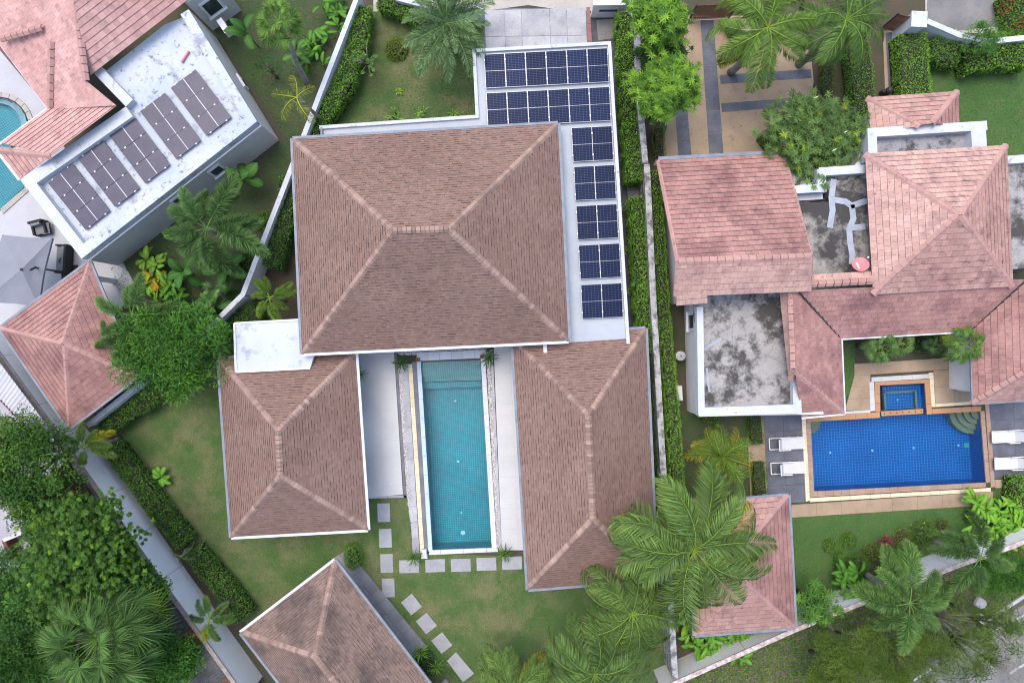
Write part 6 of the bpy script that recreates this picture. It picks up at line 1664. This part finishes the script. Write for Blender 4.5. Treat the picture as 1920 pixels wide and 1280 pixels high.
tree(95, 1120, 4.0, 66, 60, 1.4, 'mid green leafy tree above the huge fan palm', [(.7, .95, .62), (.95, 1.15, .7), (.5, .7, .52)], ls=.15, clumps=110, per=150, limb=6)
tree(40, 1120, 4.6, 62, 100, 1.6, 'bluish grey green tree at the lower side of the yard', [(.75, 1.0, .85), (.95, 1.2, 1.0), (.55, .78, .65)], ls=.13, narrow=.4, clumps=120, per=170, limb=8)
tree(40, 1250, 4.4, 70, 56, 1.4, 'willowy dark green tree in the lower picture corner', [(.6, .9, .65), (.8, 1.1, .75)], ls=.30, narrow=.14, clumps=80, per=130, limb=6)
tree(308, 1232, 2.6, 56, 60, 1.2, 'low bright leafy tree beside the old grey shed', [(.8, 1.2, .65), (1.1, 1.5, .7), (.6, .9, .6)], ls=.15, clumps=80, per=130, limb=6)
tree(1236, 42, 4.2, 46, 48, 1.3, 'lime green leafy tree at the top of the striped drive', LIME, ls=.26, narrow=.28, clumps=70, per=110, rosette=True, limb=8, spread=.2)
tree(1247, 172, 3.8, 47, 56, 1.3, 'lime green leafy tree over the mouldy wall beside the drive', LIME, ls=.26, narrow=.28, clumps=80, per=110, rosette=True, limb=8, spread=.2)
tree(1238, 105, 2.4, 36, 32, .8, 'dark leafy shrub between the two lime trees', DARK, ls=.24, narrow=.28, clumps=40, per=80, rosette=True, limb=6, spread=.24)
tree(1520, 262, 3.0, 84, 72, 1.1, 'frangipani tree with grey branches and white blossoms beside the drive', [(1.35, 1.2, 1.4), (1.7, 1.5, 1.7), (1.0, .95, 1.1), (2.8, 2.1, .9)], ls=.25, narrow=.26, clumps=120, per=84, rosette=True, limb=40, bark=m_palmbark, spread=.16, flowers=((9, 5.4, 16), .004), weights=[.4, .3, .25, .05])
tree(686, 110, 1.7, 28, 34, .6, 'nearly bare grey frangipani on the garden lawn', [(1.3, 1.4, 1.0), (1.0, 1.2, .9)], ls=.15, narrow=.32, clumps=22, per=10, rosette=True, limb=22, bark=m_palmbark, spread=.10)
for i, (x, y, rx, ry, z, lab) in enumerate(((1590, 1205, 74, 56, 3.2, 'feathery olive casuarina outside the slanting wall'), (1700, 1240, 70, 50, 3.4, 'feathery olive casuarina at the bottom edge near the road'), (1815, 1215, 60, 60, 3.6, 'sparse olive casuarina over the road lines'), (1560, 1262, 60, 40, 2.6, 'low olive casuarina scrub at the bottom edge'))):
    tree(x, y, z, rx, ry, .9, lab, [(1.9, 1.55, 1.2), (2.3, 1.8, 1.4), (1.4, 1.25, .9)], ls=.30, narrow=.05, clumps=44 if i != 2 else 26, per=110, limb=14, name='casuarina_tree', spread=.26)
tree(1860, 1180, 3.4, 62, 44, .9, 'sparse olive casuarina hanging over the kerb', [(1.9, 1.55, 1.2), (2.3, 1.8, 1.4), (1.4, 1.25, .9)], ls=.30, narrow=.05, clumps=34, per=90, limb=14, name='casuarina_tree', spread=.26)
tree(1880, 1255, 3.2, 60, 40, .8, 'thin leafless shrub over the paving in the picture corner', [(1.6, 1.2, 1.0)], ls=.12, narrow=.15, clumps=40, per=8, limb=34, name='bare_tree', bark=m_palmbark, spread=.12, tscale=.3)
tree(1780, 1170, 3.0, 110, 46, .8, 'bare twiggy tree with grey branches beside the road', [(1.4, 1.2, .9)], ls=.10, narrow=.2, clumps=46, per=5, limb=30, name='bare_tree', bark=m_palmbark, spread=.1, tscale=.3)
tree(1885, 1075, 1.0, 55, 42, .5, 'green scrub patch by the road corner', [(.7, 1.1, .6), (.9, 1.3, .7), (.5, .8, .5)], ls=.12, clumps=70, per=100, limb=4, name='shrub', cat='shrub')
t = Thing('boulder', 'pale grey boulder beside the road corner', 'rock', W(1838, 1130))
c = W(1838, 1130, .2)
v, f = lathe((c.x, c.y, 0), [(.24, 0), (.34, .12), (.30, .28), (.14, .36), (.03, .37)], 9)
v = [(x + .05 * math.sin(9 * y), y + .06 * math.cos(7 * x), z) for x, y, z in v]; t.add('rock', v, f, m_greystone)
v, f = box((c.x + .05, c.y - .9, 0), .26, .5, .3, .1); t.add('white_stone', v, f, m_white)
t = Thing('bin_bag', 'black bin bags beside the slate path at the pink roof', 'bin', W(1667, 172))
c = W(1667, 170, .4); v, f = lathe((c.x, c.y, 0), [(.16, 0), (.20, .1), (.20, .5), (.12, .62), (.03, .66)], 10); t.add('bag', v, f, m_darkmetal)
v, f = lathe((c.x - .26, c.y - .02, 0), [(.10, 0), (.14, .1), (.12, .42), (.03, .5)], 10); t.add('bag', v, f, m_darkmetal)

# ------------------------------------------------------------------ grass blades on the lawns
for poly, tone, dens in LAWNS:
    P = np.array([(p.x, p.y) for p in poly])
    ar = abs(np.sum(P[:, 0] * np.roll(P[:, 1], -1) - np.roll(P[:, 0], -1) * P[:, 1])) / 2
    n = int(min(ar * dens * 1.5, 90000)); q = poly_random(poly, n)
    a = nrg.uniform(0, 6.28, n); h = nrg.uniform(.02, .055, n); w = .011; ln = nrg.uniform(.02, .07, n)
    V = np.empty((n, 3, 3)); z0 = .006
    V[:, 0] = np.stack([q[:, 0] - np.sin(a) * w, q[:, 1] + np.cos(a) * w, np.full(n, z0)], 1)
    V[:, 1] = np.stack([q[:, 0] + np.sin(a) * w, q[:, 1] - np.cos(a) * w, np.full(n, z0)], 1)
    V[:, 2] = np.stack([q[:, 0] + np.cos(a) * ln, q[:, 1] + np.sin(a) * ln, z0 + h], 1)
    tint = np.repeat(np.array([tone]) * nrg.uniform(.7, 1.35, (n, 1)), 3, axis=0)
    o = link('grass', fast_mesh('grass', V.reshape(-1, 3), np.arange(3 * n).reshape(-1, 3), m_blade, tint)); o['kind'] = 'stuff'

# ------------------------------------------------------------------ litter and rough growth
def litter(name, poly, n, size, cols, z):
    q = poly_random(PW(poly, z), n); P = np.column_stack([q, np.full(n, z)])
    D = unit(np.column_stack([nrg.normal(0, 1, (n, 2)), nrg.uniform(-.05, .15, n)])); N = unit(np.column_stack([nrg.normal(0, .25, (n, 2)), np.ones(n)]))
    o = link(name, leaf_cloud(name, P, D, N, size * nrg.uniform(.5, 1.5, n), size * .45, palette(n, cols, .3), m_leaf)); o['kind'] = 'stuff'
DRY = [(2.6, 1.0, 1.2), (3.4, 1.5, 1.6), (1.6, .7, .9), (2.2, 1.6, .8)]
litter('fallen_leaves', [(215, 815), (400, 640), (700, 930), (770, 940), (775, 1035), (1000, 1080), (1225, 1105), (1250, 1262), (1060, 1290), (700, 1200), (470, 1180)], 420, .10, DRY, .03)
litter('fallen_leaves', [(690, 40), (890, 60), (890, 220), (610, 240)], 130, .10, DRY, .03)
litter('fallen_leaves', [(1275, 60), (1390, 60), (1520, 120), (1530, 280), (1260, 290)], 90, .10, DRY, .03)
litter('fallen_leaves', [(1480, 965), (1850, 925), (1850, 1010), (1490, 1170)], 150, .09, DRY, .03)
litter('rough_weeds', [(1262, 1272), (1490, 1184), (1900, 1030), (1990, 1000), (1990, 1090), (1800, 1180), (1720, 1260), (1690, 1400), (1250, 1400)], 15000, .16, [(1.0, .95, .6), (1.4, 1.1, .8), (.7, .9, .5), (1.9, 1.2, 1.1)], .03)
litter('rough_weeds', [(440, 0), (655, 0), (545, 290), (480, 455), (450, 540), (385, 605), (280, 690), (215, 520), (420, 345), (540, 265), (420, 60)], 5000, .08, [(.8, .9, .6), (1.1, 1.2, .7)], .02)
